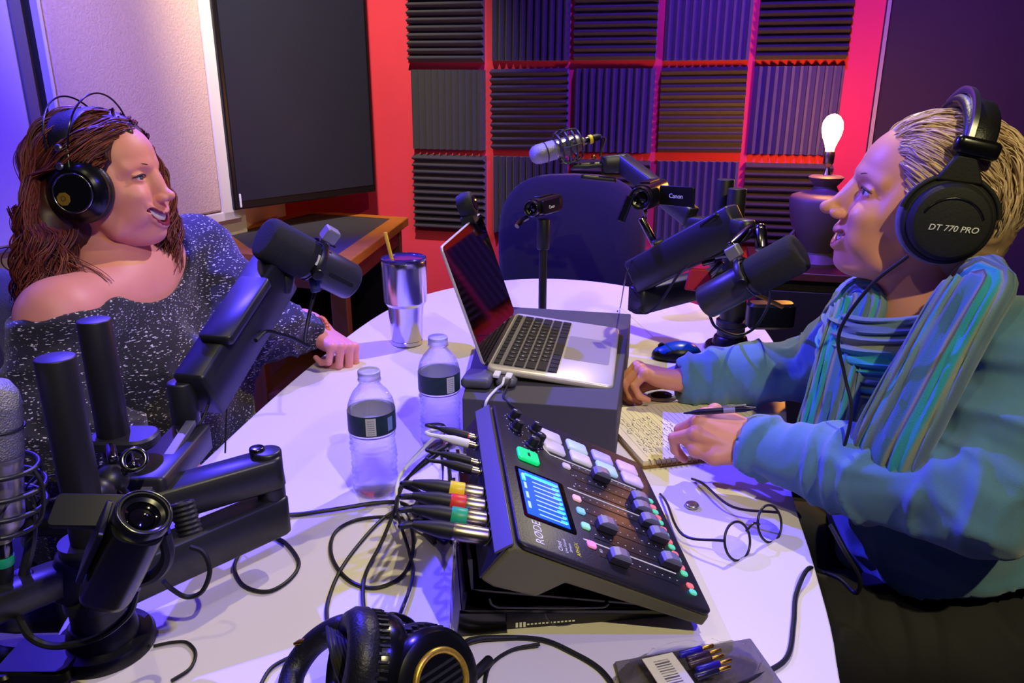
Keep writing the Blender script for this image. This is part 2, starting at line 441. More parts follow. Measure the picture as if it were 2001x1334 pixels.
for r in range(3):
    for c in range(5):
        vert = (r + c) % 2 == 1
        if vert not in proto: o = foam_mesh(vert); proto[vert] = o
        else: o = proto[vert].copy(); COL.objects.link(o)
        pos = P0 + wd * sx[c] + wn * .001; pos.z = rowsz[r] + random.uniform(-.004, .004)
        M = frame(pos, z=wn, y=Vector((0, 0, 1))) @ Matrix.Rotation(R(random.uniform(-.6, .6)), 4, 'Z')
        o.matrix_world = M
        tag(o, 'charcoal wedge foam tile with %s grooves, %s, %s' % ('vertical' if vert else 'horizontal', ['top row', 'middle row', 'bottom row'][r], cn[c]), 'acoustic foam', 'wedge foam tiles on the red wall')
        if r == 1 and c == 0: tag(o, 'dusty charcoal foam tile with white specks, middle row, leftmost column', 'acoustic foam', 'wedge foam tiles on the red wall')

# ---- television
m_blk = mat('satin_black_plastic', srgb(14, 14, 17), .35)
m_mblk = mat('matte_black', srgb(18, 18, 21), .7, bump=.2, bscale=300)
m_scr = mat('tv_screen', srgb(30, 34, 50), .5, spec=.4)
tl = PD(418, 60, 2.56); bl = PD(459, 405, 2.56); tr = PD(722, 60, 3.05); br = PD(735, 379, 3.05)
bx = (br - bl); bx.z = 0; W = bx.length; xd = bx.normalized(); zbt = (bl.z + br.z) / 2; nz = Vector((xd.y, -xd.x, 0))
H = 1.25
t = thing('television', (bl + xd * W / 2) - Vector((0, 0, 0)), 'large black flat television mounted across the corner above the oak corner table', 'television')
M = frame(Vector(((bl.x + br.x) / 2, (bl.y + br.y) / 2, zbt)), x=xd, y=Vector((0, 0, 1)))
sg = 1 if M.col[2].to_3d().dot(nz) > 0 else -1
mb = MB(M); mb.box((0, H / 2, -sg * .02), (W, H, .04)); mb.build('casing', m_blk, t, bev=.004)
mb = MB(M); mb.box((0, H / 2 + .008, sg * .001), (W - .03, H - .04, .003)); mb.build('screen', m_scr, t)
mb = MB(M); mb.box((0, .55, -sg * .05), (.3, .25, .03)); mb.box((0, .55, -sg * .17), (.06, .12, .26)); mb.build('wall_bracket', m_blk, t, bev=.003)
mb = MB(M); mb.rbox((-W / 2 + .022, .03, sg * .003), (.007, .045, .002), .003); mb.build('sticker', mat('white_plastic', srgb(235, 235, 235), .5), t)
tv = t
# ---- corner table under the television
m_wood = mat('honey_oak', srgb(176, 108, 36), .45, bump=.3, bscale=30, var=.3, vscale=14, stretch=(1, 1, 6), spec=.4)
m_inlay = mat('black_inlay', srgb(58, 58, 60), .6, bump=.2, bscale=150)
ztab = .835
pts = [PZ(408, 458, ztab), PZ(600, 411, ztab), PZ(798, 424, ztab), PZ(680, 512, ztab), PZ(452, 492, ztab)]
cx = sum((p for p in pts), Vector()) / 5
t = thing('corner_table', (cx.x, cx.y, 0), 'wooden corner table with black inlaid top under the television', 'table')
def inset(ps, d):
    c = sum(ps, Vector()) / len(ps); out = []
    n = len(ps)
    for i in range(n):
        a, b, e = ps[i - 1], ps[i], ps[(i + 1) % n]; d1 = (b - a).normalized(); d2 = (e - b).normalized()
        n1 = Vector((-d1.y, d1.x, 0)); n2 = Vector((-d2.y, d2.x, 0))
        if n1.dot(c - b) < 0: n1 = -n1
        if n2.dot(c - b) < 0: n2 = -n2
        out.append(isect(b + n1 * d, d1, b + n2 * d, d2))
    return out
ccw = pts[::-1]
ins = inset(ccw, .062)
mb = MB(); n = 5; vs = [(p.x, p.y, ztab) for p in ccw] + [(p.x, p.y, ztab) for p in ins] + [(p.x, p.y, ztab - .032) for p in ccw]
fs = [(i, (i + 1) % n, n + (i + 1) % n, n + i) for i in range(n)] + [(i, 2 * n + i, 2 * n + (i + 1) % n, (i + 1) % n) for i in range(n)] + [tuple(range(2 * n, 3 * n))[::-1]]
mb.add(vs, fs); mb.build('top_border', m_wood, t, smooth=False, bev=.004)
mb = MB(); mb.prism([(p.x, p.y) for p in ins], ztab - .01, ztab - .001); mb.build('inlay', m_inlay, t, smooth=False)
lg = inset(ccw, .05)
for p in lg:
    mb = MB(); mb.box((p.x, p.y, (ztab - .032) / 2), (.05, .05, ztab - .032)); mb.build('leg', mat('dark_oak', srgb(88, 44, 26), .5, var=.3, vscale=20, stretch=(1, 1, .1)), t, bev=.004)
sh = inset(ccw, .04)
mb = MB(); mb.prism([(p.x, p.y) for p in sh], .34, .36); mb.prism([(p.x, p.y) for p in inset(ccw, .03)], ztab - .1, ztab - .033); mb.build('shelf', MATS['dark_oak'], t, smooth=False)
# back panels of the cabinet body, black to stand in for the shade inside
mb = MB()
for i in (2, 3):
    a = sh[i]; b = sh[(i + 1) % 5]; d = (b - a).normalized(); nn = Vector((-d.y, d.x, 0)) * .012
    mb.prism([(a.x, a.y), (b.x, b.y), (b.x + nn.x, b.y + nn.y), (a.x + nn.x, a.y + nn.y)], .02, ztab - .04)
mb.build('side_panel', mat('inside_shade_black', srgb(16, 12, 14), .5), t, smooth=False)
# ---- lamp cabinet and lamp
lamp_base = PD(1594, 515, 2.42)
cz = lamp_base.z
a = PD(1470, 508, 2.52)
cc = Vector((lamp_base.x + .12, lamp_base.y + .02, 0))
t = thing('side_cabinet', (cc.x, cc.y, 0), 'dark wooden cabinet standing under the urn lamp', 'cabinet')
M = frame(cc, x=wd, z=Vector((0, 0, 1)))
m_dkw = mat('dark_walnut', srgb(70, 30, 22), .45, var=.3, vscale=16, stretch=(1, 8, 1))
mb = MB(M); mb.box((0, 0, cz - .0125), (.62, .40, .025)); mb.build('top', m_dkw, t, bev=.003)
mb = MB(M); mb.box((0, .01, (cz - .025) / 2 + .02), (.58, .36, cz - .065)); mb.build('body', mat('black_wood', srgb(20, 15, 18), .5), t, bev=.003)
for k in (-1, 1):
    mb = MB(M); mb.box((k * .145, -.178, cz / 2), (.27, .016, cz - .12)); d = mb.build('door', MATS['black_wood'], t, bev=.003)
    mb = MB(M); mb.ell((k * .03, -.197, cz * .6), .012); mb.build('knob', mat('brass', srgb(150, 110, 50), .35, 1), d)
lb = lamp_base
t = thing('table_lamp', lb, 'urn table lamp with a glowing bare bulb', 'lamp')
m_urn = mat('bronze_ceramic', srgb(86, 70, 62), .5, bump=.2, bscale=40)
S_ = 1500 / 2.42
Mz = Matrix.Translation(lb) @ Matrix.Scale(.9, 4)
hgt = lambda y: (515 - y) / S_ / math.cos(PITCH) * 1.0
px = 1 / S_
mb = MB(Mz); mb.lathe([(.075, 0), (.078, .012), (.062, .03), (.05, .045), (.058, .06), (.075, .085), (.098, .14), (.108, .19), (.112, .222), (.105, .236), (.085, .243), (.045, .252), (.036, .268), (.05, .285), (.058, .298), (.05, .303), (.015, .306)], n=40); mb.build('lamp_base', m_urn, t, ang=50)
for k in (-1, 1):
    mb = MB(Mz); mb.tube([(k * .07, 0, .055), (k * .098, 0, .05), (k * .104, 0, .09), (k * .085, 0, .12)], .006); mb.build('handle', m_urn, t)
mb = MB(Mz); mb.lathe([(.014, .304), (.009, .315), (.006, .33), (.012, .338), (.017, .345), (.0175, .375), (.015, .383)]); mb.build('socket', mat('brass_socket', srgb(170, 150, 120), .3, 1), t)
mb = MB(Mz); mb.lathe([(.013, .38), (.014, .392), (.02, .41), (.029, .432), (.0335, .455), (.031, .478), (.021, .494), (.008, .502), (.001, .503)]); mb.build('bulb', mat('glowing_bulb', (1, .7, .3, 1), .3, emit=(1, .36, .035, 1), estr=230), t, ang=60)
bulb = Vector((lb.x, lb.y, lb.z + .407))
# lights --------------------------------------------------------------
def light(name, kind, loc, col, power, size=.1, tgt=None, spot=None, blend=.3):
    l = bpy.data.lights.new(name, kind); l.color = col; l.energy = power
    if kind == 'AREA': l.shape = 'DISK'; l.size = size
    else: l.shadow_soft_size = size
    if spot: l.spot_size = R(spot); l.spot_blend = blend
    o = bpy.data.objects.new(name, l); COL.objects.link(o); o.location = loc
    if tgt is not None: o.rotation_euler = (Vector(tgt) - Vector(loc)).to_track_quat('-Z', 'Y').to_euler()
    return o
WARM = (1, .90, .42); BLUE = (.07, .045, 1)
light('ceiling_spot_far', 'SPOT', (.55, 2.15, 2.6), WARM, 96, .02, (.12, 1.3, .74), 78, .5)
light('ceiling_spot_right', 'SPOT', (.55, -.45, 2.45), WARM, 92, .02, (.15, 1.05, .8), 60, .5)
light('ceiling_spot_left', 'SPOT', (-.5, .35, 2.6), WARM, 14, .02, (-.1, 1.2, .74), 80, .5)
light('wall_washer', 'SPOT', (-.35, 1.75, 2.6), (1, .84, .66), 230, .03, (-.72, 3.1, 1.3), 52, .9)
light('blue_stage_light', 'SPOT', (-.95, 2.05, 2.30), BLUE, 420, .015, (.10, 1.10, .74), 105, .4)
light('added_panel_fill', 'SPOT', (-.35, 1.15, 2.55), (1, .86, .70), 75, .03, (-1.02, 2.42, 1.55), 42, .9)  # added fill that brightens the fabric panel, not a known fixture
light('added_blue_wall_fill', 'SPOT', (-.95, 1.15, 2.3), (.05, .022, 1), 190, .05, (-1.5, 1.75, 1.3), 95, .9)  # added to colour the far-left wall, which the blue table spot is aimed away from
light('blue_side_light', 'SPOT', (.95, 2.25, 2.5), BLUE, 50, .05, (.75, 1.0, 1.0), 80, .6)
light('added_blue_near_fill', 'SPOT', (.95, .1, 2.5), BLUE, 85, .02, (-.28, .78, .74), 44, .6)  # added blue fill for the near-left table and arm tops, no known source
light('blue_front_light', 'SPOT', (.35, 2.3, 2.5), (.10, .03, 1), 75, .03, (-.62, 1.4, 1.1), 38, .7)
light('blue_back_light', 'SPOT', (.55, 1.6, 2.62), (.16, .03, 1), 330, .04, (.95, 2.95, 1.2), 80, .9)
w = bpy.data.worlds.new('world'); sc.world = w; w.use_nodes = True
w.node_tree.nodes['Background'].inputs[0].default_value = (.16, .12, .35, 1); w.node_tree.nodes['Background'].inputs[1].default_value = .05
# ================================================================ TABLE
m_table = mat('white_laminate', srgb(222, 214, 214), .38, spec=.4, bump=.05, bscale=500, var=.02)
edge = [(98,1303),(125,1215),(230,1080),(400,900),(600,720),(745,612),(850,570),(980,548),(1100,545),(1230,560),(1380,600),(1470,640)]
ep = [PZ(*e) for e in edge] + [Vector((.63, 1.86, TZ)), Vector((.60, 1.62, TZ)), Vector((.52, 1.35, TZ)), PZ(1545, 945), PZ(1590, 1100), PZ(1635, 1290), Vector((.27, .5, TZ)), Vector((.05, .42, TZ)), Vector((-.2, .46, TZ)), PZ(200, 1360)]
sp = smooth_path(ep + [ep[0]], 22 * 6)[:-1]
top = [(p.x, p.y) for p in sp][::-1]
t = thing('conference_table', (.05, 1.4, 0), 'white laminate conference table between the two women', 'table')
mb = MB(); mb.prism(top, TZ - .028, TZ); mb.build('tabletop', m_table, t, bev=.004, ang=60)
for y in (.95, 1.95):
    mb = MB(); mb.rod((.05, y, .02), (.05, y, TZ - .028), .05); mb.rbox((.05, y, .012), (.6, .09, .024), .03); mb.build('pedestal', m_mblk, t)
# ---------------------------------------------------------------- box, hub, laptop
def pose(o, x, nrm): return frame(o, z=nrm, x=x)
BZ = .838                                         # top of the riser box
b1 = PZ(903, 778, BZ); b2 = PZ(1206, 800, BZ); b3 = PZ(1233, 613, BZ); b4 = b3 - (b2 - b1)
b4 = PZ(950, 596, BZ)
m_box = mat('charcoal_card', srgb(74, 72, 72), .7, bump=.15, bscale=300)
mb = MB(); mb.prism([(p.x, p.y) for p in (b1, b2, b3, b4)], TZ + .001, BZ)
o = mb.build('riser_box', m_box, smooth=False, bev=.002); tag(o, 'charcoal box used as a riser under the open laptop', 'box'); centre(o)
L0 = Vector((-.043, 1.205, BZ + .021))              # rear near corner of the laptop base (at the hinge)
Lx = Vector((.165, .984, .03)).normalized(); Ln_ = Vector((.10, -.045, .99)).normalized()
Ml = frame(L0, x=Lx, z=Ln_)                        # x along the hinge, y points to the screen side, -y to the trackpad
lap = thing('laptop', L0, 'open silver laptop with black keys standing on the charcoal riser box', 'laptop')
m_alu = mat('aluminium', srgb(222, 214, 190), .38, .35, spec=.5)
m_key = mat('key_black', srgb(22, 22, 24), .5)
mb = MB(Ml); mb.rbox((.152, -.106, .0), (.304, .212, .011), .012, bev=.0025); base = mb.build('base', m_alu, lap, ang=50)
mb = MB(Ml); mb.rbox((.152, -.058, .0056), (.272, .108, .0006), .004); base2 = mb.build('keyboard_well', mat('well_grey', srgb(120, 116, 105), .5, .2), lap)
mb = MB(Ml); mb.rbox((.152, -.160, .0057), (.122, .080, .0005), .005); mb.build('trackpad', mat('trackpad_grey', srgb(178, 172, 160), .3, .3), lap)
rows = [(14, .013, .0105), (14, .0325, .0165), (14, .0515, .0165), (13, .0705, .0165), (12, .0895, .0165)]
x0k, wk = .0175, .269
for r_, (n_, yy, hh) in enumerate(rows):
    ws = {0: [1.15] + [1] * 12 + [1.15], 1: [1] * 13 + [1.55], 2: [1.5] + [1] * 13, 3: [1.8] + [1] * 11 + [1.8], 4: [2.3] + [1] * 10 + [2.3]}[r_]
    tot = sum(ws); u = 0
    for w_ in ws:
        kw = wk * w_ / tot; mb = MB(Ml); mb.rbox((x0k + u + kw / 2, -yy, .0068), (kw - .0028, hh - .001, .0018), .0016, seg=2); u += kw
        mb.build('key', m_key, lap, ang=40)
u = 0
for w_ in (1, 1, 1, 1.25, 5, 1.25, 1, .9, .9, .9):
    kw = wk * w_ / 14.2; mb = MB(Ml); mb.rbox((x0k + u + kw / 2, -.1085, .0068), (kw - .0028, .0155, .0018), .0016, seg=2); u += kw; mb.build('key', m_key, lap, ang=40)
# lettering on the keys
rowtxt = ['1234567890-=', 'QWERTYUIOP[]', 'ASDFGHJKL;', 'ZXCVBNM,./']
m_leg = mat('key_legend', srgb(210, 210, 205), .6)
def many_text(items, name, parent, m):
    objs = []
    for s_, size, M_ in items:
        objs.append(text(s_, size, M_, m, name, parent, ext=0))
    vs = []; fs = []
    for o in objs:
        k = len(vs); vs += [tuple(v.co) for v in o.data.vertices]; fs += [tuple(i + k for i in p.vertices) for p in o.data.polygons]; bpy.data.objects.remove(o)
    me = bpy.data.meshes.new(name); me.from_pydata(vs, [], fs); me.materials.append(m); o = bpy.data.objects.new(name, me); COL.objects.link(o); o.parent = parent; return o
items = []
for s_, yy, off in ((rowtxt[0], .0325, 1.5), (rowtxt[1], .0515, 2.0), (rowtxt[2], .0705, 2.3), (rowtxt[3], .0895, 2.8)):
    for i, ch in enumerate(s_): items.append((ch, .0075, Ml @ Matrix.Translation((x0k + (off + i - .5) * .0187 + .004, -yy, .0079))))
many_text(items, 'key_legends', lap, m_leg)
# screen: opened past upright, seen from its front
Sc = PD(845, 510, 1.12)
hn = Ml @ Vector((.0, .002, .004)); top_near = PD(846, 511, 1.13); top_far = PD(922, 437, 1.47)
sdir = ((top_near + top_far) / 2 - (Ml @ Vector((.152, .002, .004)))); sdir = sdir - Lx * sdir.dot(Lx); sdir.normalize()
Ms = frame(hn, x=Lx, y=sdir)                        # x along hinge, y up the screen, z = screen normal
zs = 1 if (Ms.col[2].to_3d()).dot(Ml @ Vector((.152, -.2, 0)) - hn) > 0 else -1
mb = MB(Ms); mb.rbox((.152, .108, -zs * .0025), (.304, .212, .005), .010, bev=.0015); lid = mb.build('lid', m_alu, lap, ang=50)
m_glass = mat('dark_glass_screen', srgb(5, 4, 6), .05, spec=.9)
mb = MB(Ms); mb.rbox((.152, .108, zs * .0004), (.300, .208, .0012), .008); mb.build('screen', m_glass, lap)
mb = MB(Ms); mb.cyl((.02, 0, -zs * .003), (.284, 0, -zs * .003), .0045); mb.build('hinge', mat('dark_hinge', srgb(40, 40, 42), .4), lap)
# webcam clipped to the top of the lid
wc = Ms @ Vector((.225, .217, 0)); 
cam_t = thing('webcam', wc, 'round black webcam clipped to the top of the laptop lid', 'webcam')
Mw = frame(wc, x=Lx, y=sdir)
mb = MB(Mw); mb.rbox((0, .0, -zs * .004), (.036, .018, .026), .006, bev=.002); mb.build('clip', m_mblk, cam_t)
Mw2 = Mw @ Matrix.Translation((0, .026, 0))
mb = MB(Mw2 @ frame((0, 0, 0), z=(0, 0, zs))); mb.lathe([(.012, -.016), (.021, -.013), (.0245, 0), (.023, .012), (.018, .016), (.001, .0165)], n=32); mb.build('housing', m_mblk, cam_t, ang=50)
mb = MB(Mw2 @ frame((0, 0, 0), z=(0, 0, zs))); mb.lathe([(.0145, .0155), (.0145, .0175), (.011, .0175), (.009, .0165), (.001, .0168)], n=28); mb.build('lens', m_gloss_, cam_t) if False else mb.build('lens', mat('lens_glass', srgb(8, 8, 14), .06, spec=.9), cam_t)
# hub dongles under the hinge corner and the white cable
for c_, sz, lab, nm in ((PZ(935, 740, BZ + .010), (.055, .05, .018), 'dark grey rounded hub under the near hinge corner of the laptop', 'usb_hub'), (PZ(990, 745, BZ + .008), (.030, .034, .014), 'small black adapter plug beside the grey hub on the riser box', 'adapter')):
    mb = MB(frame((c_.x, c_.y, BZ + .001 + sz[2] / 2), x=Lx, z=(0, 0, 1))); mb.rbox((0, 0, 0), sz, .008, bev=.005)
    o = mb.build(nm, mat('hub_grey', srgb(84, 84, 88), .5), ang=60); tag(o, lab, 'adapter'); centre(o)
t = thing('charging_cable', Ml @ Vector((.01, -.03, 0)), 'white cable with two plugs in the near side of the laptop', 'cable')
m_wht = mat('white_rubber', srgb(235, 235, 240), .5)
for yy in (-.020, -.040):
    mb = MB(Ml); mb.rbox((-.010, yy, -.001), (.022, .011, .0055), .002, bev=.0012); mb.build('plug', m_wht, t)
p0 = Ml @ Vector((-.021, -.034, -.001))
mb = MB(); mb.tube([p0, p0 + Vector((-.003, -.02, -.004)), PZ(968, 762, BZ + .004), PZ(950, 785, BZ + .002), Vector((b1.x + .035, b1.y - .006, BZ - .03)), Vector((b1.x + .02, b1.y - .012, TZ + .004))], .0022, 8); mb.build('cord', m_wht, t)
mb = MB(); mb.tube([Ml @ Vector((-.021, -.045, -.001)), PZ(985, 775, BZ + .003), PZ(1010, 800, BZ - .01), PZ(1018, 812, BZ - .03)], .0018, 8); o = mb.build('thin_cable', m_mblk); tag(o, 'thin black cable from the laptop down behind the mixer', 'cable')

# ---------------------------------------------------------------- mixer console on its stand
SM = .85; Mt = Vector((.0068, .656, .876)); MR = Vector((-.117, .99, .075)).normalized(); MN = Vector((.464, -.03, .885)).normalized()
Mm = frame(Mt, x=MR, z=MN) @ Matrix.Scale(SM, 4)                          # x: along the rear edge away from the camera, -y: toward the fader side
mix = thing('audio_mixer', Vector((.12, .83, TZ + .04)), 'black podcast mixing console with lit pads, faders and a small screen', 'mixer')
WX, DY = .350, .275
m_mix = mat('console_face', srgb(30, 27, 31), .42, spec=.45, bump=.1, bscale=400)
m_side = mat('console_side', srgb(98, 94, 66), .45, spec=.4)
m_pl = mat('console_panel', srgb(26, 24, 40), .35)
# body: thin at the fader side, deep at the connector side
mb = MB(Mm)
prof = [(0.004, 0), (0, -.004), (-.0, 0), ]
def yz(y, z): return (y, z)
P_ = [(0, -.004), (.008, -.012), (.018, -.062), (.0, -.066), (-.055, -.060), (-.078, -.028), (-.275, -.020), (-.275, -.002)]
vs = [(0, y, z) for y, z in P_] + [(WX, y, z) for y, z in P_]; n = len(P_)
fs = [(i, (i + 1) % n, n + (i + 1) % n, n + i) for i in range(n)] + [tuple(range(n))[::-1], tuple(n + i for i in range(n))]
mb.add(vs, fs); mb.build('body', m_side, mix, smooth=False, bev=.003)
mb = MB(Mm); mb.rbox((WX / 2, -DY / 2, .0), (WX + .002, DY + .002, .007), .012, bev=.0015); mb.build('face_plate', m_mix, mix, ang=50)
mb = MB(Mm @ Matrix.Translation((WX / 2, .008, -.006)) @ Matrix.Rotation(R(-56), 4, 'X')); mb.box((0, .008, 0), (WX - .004, .026, .003)); mb.build('rear_bevel', mat('violet_grey_strip', srgb(70, 68, 84), .35), mix, bev=.001)
rear_q = (Vector((0, .0185, -.062)) - Vector((0, .0095, -.014)))
Mr = Mm @ frame((0, .0150, -.037), x=(1, 0, 0), z=(0, .985, .17))
mb = MB(Mr); mb.box((WX / 2, 0, 0), (WX - .006, .050, .002)); mb.build('rear_panel', m_pl, mix)
def onface(x, y, z=.0035): return Mm @ Matrix.Translation((x, -y, z))
# screen
mb = MB(Mm); mb.rbox((.118, -.052, .0040), (.114, .076, .0012), .004); scr = mb.build('screen', mat('screen_glass', srgb(6, 6, 10), .1), mix)
m_blue = mat('screen_blue', srgb(20, 70, 190), .4, emit=srgb(16, 92, 214), estr=.9)
m_cyan = mat('screen_cyan', srgb(60, 220, 225), .4, emit=srgb(50, 228, 232), estr=1.0)
m_lav = mat('screen_pale', srgb(170, 200, 255), .4, emit=srgb(150, 190, 255), estr=.8)
mb = MB(Mm); mb.box((.118, -.050, .0049), (.102, .062, .0006)); mb.build('display', m_blue, scr)
mb = MB(Mm)
for k in range(9): mb.box((.074 + k * .0104, -.057, .0053), (.0022, .040, .0003))
mb.build('level_bars', m_lav, scr, smooth=False)
mb = MB(Mm)
for k in range(9):
    h_ = (.010, .006, .012, .008, .005, .012, .007, .011, .02)[k]; mb.box((.0765 + k * .0104, -.078 + h_ / 2 - .001, .0056), (.0042, h_, .0003))
mb.box((.160, -.05, .0056), (.006, .045, .0003)); mb.box((.150, -.024, .0056), (.014, .006, .0003))
mb.build('level_meters', m_cyan, scr, smooth=False)
mb = MB(Mm)
for k in range(4): mb.box((.088 + k * .022, -.0245, .0056), (.014, .004, .0003))
mb.build('menu_marks', m_lav, scr, smooth=False)
# record button
m_grn = mat('green_button', srgb(20, 190, 110), .4, emit=srgb(10, 214, 110), estr=.85)
mb = MB(Mm); mb.rbox((.213, -.040, .0060), (.030, .034, .006), .005, bev=.0015); mb.build('record_button', m_grn, mix)
mb = MB(Mm); mb.rbox((.213, -.040, .0092), (.009, .004, .0005), .001); mb.build('button_mark', mat('dark_green', srgb(4, 70, 40), .5), mix)
# knobs
for k, (x_, y_) in enumerate(((.318, .030), (.286, .030), (.306, .066), (.272, .066), (.286, .045), (.252, .052))):
    if k in (4,): continue
    mb = MB(Mm); prof = [(.0100, .003), (.0098, .006), (.0082, .0075), (.0078, .018), (.0070, .0195), (.001, .0195)]
    mb.lathe(prof, Matrix.Translation((x_, -y_, 0)), n=24); kn = mb.build('knob', m_key, mix, ang=40)
    mb = MB(Mm); mb.box((x_, -y_ + .004, .0198), (.0012, .006, .0006)); mb.build('pointer', m_ink_, kn) if False else mb.build('pointer', mat('white_ink', srgb(235, 235, 235), .6), kn)
m_inkw = MATS['white_ink']
mb = MB(Mm)
for x_, y_ in ((.318, .030), (.286, .030), (.306, .066), (.272, .066), (.252, .052)):
    for a in range(-140, 150, 40): mb.ell((x_ - .0135 * math.cos(R(a)), -y_ + .0135 * math.sin(R(a)), .0036), (.0009, .0009, .0003), nu=6, nv=4)
mb.build('dial_marks', m_inkw, mix)
# pads 4 x 2
padc = [[(206, 196, 206), (206, 196, 206)], [(186, 212, 206), (208, 202, 202)], [(176, 170, 234), (176, 216, 222)], [(214, 182, 208), (204, 186, 232)]]
for i in range(4):
    for j in range(2):
        c_ = padc[i][j]; m_ = mat('pad_%d_%d_%d' % c_, srgb(*c_), .45, emit=srgb(*c_), estr=.22)
        mb = MB(Mm); mb.rbox((.306 - j * .033, -(.094 + i * .047), .0058), (.029, .036, .006), .005, bev=.0015); o = mb.build('pad', m_, mix, ang=50)
# white outline round the pads and between the channels
mb = MB(Mm)
def line(pts, w=.0011):
    mb.tube([Vector((x, -y, .0037)) for x, y in pts], w, 4, samples=max(2, (len(pts) - 1) * 3))
for a_, b_ in (((.326, .076), (.326, .082)), ((.326, .0755), (.262, .0755)), ((.262, .0755), (.250, .084)), ((.250, .084), (.250, .236))): line([a_, b_])
line([(.172, .098), (.172, .240)]); line([(.058, .098), (.058, .240)])
mb.build('channel_lines', m_inkw, mix)
# eight faders
chn = [.232, .205, .186, .150, .123, .095, .040, .0]
chx = [.236, .208, .182, .154, .126, .099, .071, .035]
tracks = MB(Mm); ticks = MB(Mm)
m_trk = mat('fader_slot', srgb(4, 4, 5), .5); m_cap = mat('fader_cap', srgb(112, 110, 134), .4); m_skirt = mat('fader_skirt', srgb(44, 42, 54), .45)
faderpos = [.166, .226, .222, .226, .232, .140, .232, .142]
for k, x_ in enumerate(chx):
    tracks.box((x_, -.178, .0037), (.0022, .120, .0006))
    for q in range(11):
        if q % 1 == 0: ticks.ell((x_ + .0085, -(.122 + q * .0115), .0037), (.0007, .0014, .0003), nu=6, nv=4)
    fy = faderpos[k]
    mb = MB(Mm); mb.add([(x_ + a * .0088, -fy + b * .0140, z_) for z_, s_ in ((.004, 1.0), (.013, 1.0)) for a, b in ((-1 * s_, -1), (1 * s_, -1), (1 * s_, 1), (-1 * s_, 1))], [(3, 2, 1, 0), (4, 5, 6, 7), (0, 1, 5, 4), (1, 2, 6, 5), (2, 3, 7, 6), (3, 0, 4, 7)]); f_ = mb.build('fader', m_skirt, mix, smooth=False, bev=.001)
    mb = MB(Mm); vs = []
    for z_, hx, hy in ((.013, .0092, .0145), (.0175, .0088, .0120), (.0205, .0078, .0050)): vs += [(x_ - hx, -fy - hy, z_), (x_ + hx, -fy - hy, z_), (x_ + hx, -fy + hy, z_), (x_ - hx, -fy + hy, z_)]
    fs = [(3, 2, 1, 0)] + [(4 * l + i, 4 * l + (i + 1) % 4, 4 * l + 4 + (i + 1) % 4, 4 * l + 4 + i) for l in (0, 1) for i in range(4)] + [(8, 9, 10, 11)]
    mb.add(vs, fs); mb.build('fader_cap', m_cap, f_, smooth=False, bev=.0006)
tracks.build('fader_slots', m_trk, mix, smooth=False); ticks.build('level_ticks', m_inkw, mix)
# coloured channel buttons at the head of each strip, mute / solo pairs at the foot
cc_ = [(150, 140, 150), None, None, (236, 176, 176), (130, 196, 232), (140, 216, 178), (240, 136, 190)]
for k, c_ in enumerate(((188, 176, 190), None, None, (236, 178, 176), (130, 198, 232), (140, 216, 178), (240, 140, 192))):
    if not c_: continue
    x_ = (.232, .2, .2, .150, .121, .088, .050)[k]
    mb = MB(Mm); mb.rbox((x_, -.108, .0050), (.0125, .013, .004), .0035, bev=.001); mb.build('channel_button', mat('button_%d_%d_%d' % c_, srgb(*c_), .4, emit=srgb(*c_), estr=.45), mix)
m_pk = mat('mute_red', srgb(236, 110, 120), .4, emit=srgb(236, 110, 120), estr=.5); m_tq = mat('solo_green', srgb(90, 206, 160), .4, emit=srgb(90, 206, 160), estr=.5)
for k, x_ in enumerate(chx):
    for yy, m_, dx in ((.2555, m_pk, .0055), (.2555, m_tq, -.0065)):
        if k == 0 and m_ is m_pk: continue
        mb = MB(Mm); mb.rbox((x_ + dx, -yy, .0046), (.0095, .0105, .0034), .0035, bev=.0008); mb.build('mute_button' if m_ is m_pk else 'solo_button', m_, mix)
# printed names
rt = Matrix.Rotation(R(0), 4, 'Z')
def ft(s_, size, x, y, m=m_inkw, rot=0, shear=0, sx=1): return (s_, size, Mm @ Matrix.Translation((x, -y, .0037)) @ Matrix.Rotation(R(rot), 4, 'Z'))
many_text([ft('R\u00d8DE', .017, .036, .030)], 'brand_lettering', mix, m_inkw)
many_text([ft('Ched', .0085, .024, .058), ft('Live Sound', .0060, .028, .066), ft('Stream', .0060, .028, .073)], 'small_lettering', mix, m_inkw)
many_text([ft('APHEX', .0085, .030, .084)], 'yellow_lettering', mix, mat('yellow_ink', srgb(226, 216, 40), .5))
many_text([ft('L', .006, .215, .116), ft('\u2022', .008, .192, .116), ft('+', .008, .184, .112), ft('FD', .006, .046, .122)], 'channel_marks', mix, m_inkw)
# rear sockets
m_sock = mat('socket_metal', srgb(150, 146, 150), .3, .9)
plugs = [(.052, 'xlr'), (.084, 'xlr'), (.113, 'xlr'), (.142, 'xlr'), (.198, 'jack'), (.220, 'jack'), (.268, 'jw'), (.292, 'jr')]
for x_, kind in plugs:
    r_ = .0105 if kind == 'xlr' else .006
    mb = MB(Mr @ Matrix.Translation((x_, 0, 0))); mb.lathe([(r_ * 1.15, 0), (r_ * 1.15, .002), (r_, .003), (r_ * .8, .003), (r_ * .75, .0008), (.0005, .0008)], n=24, cap=False); mb.build('socket', m_sock, mix)
many_text([('USB', .006, Mr @ Matrix.Translation((.318, .010, .0012)) @ Matrix.Rotation(R(180), 4, 'Z'))], 'rear_lettering', mix, m_inkw)
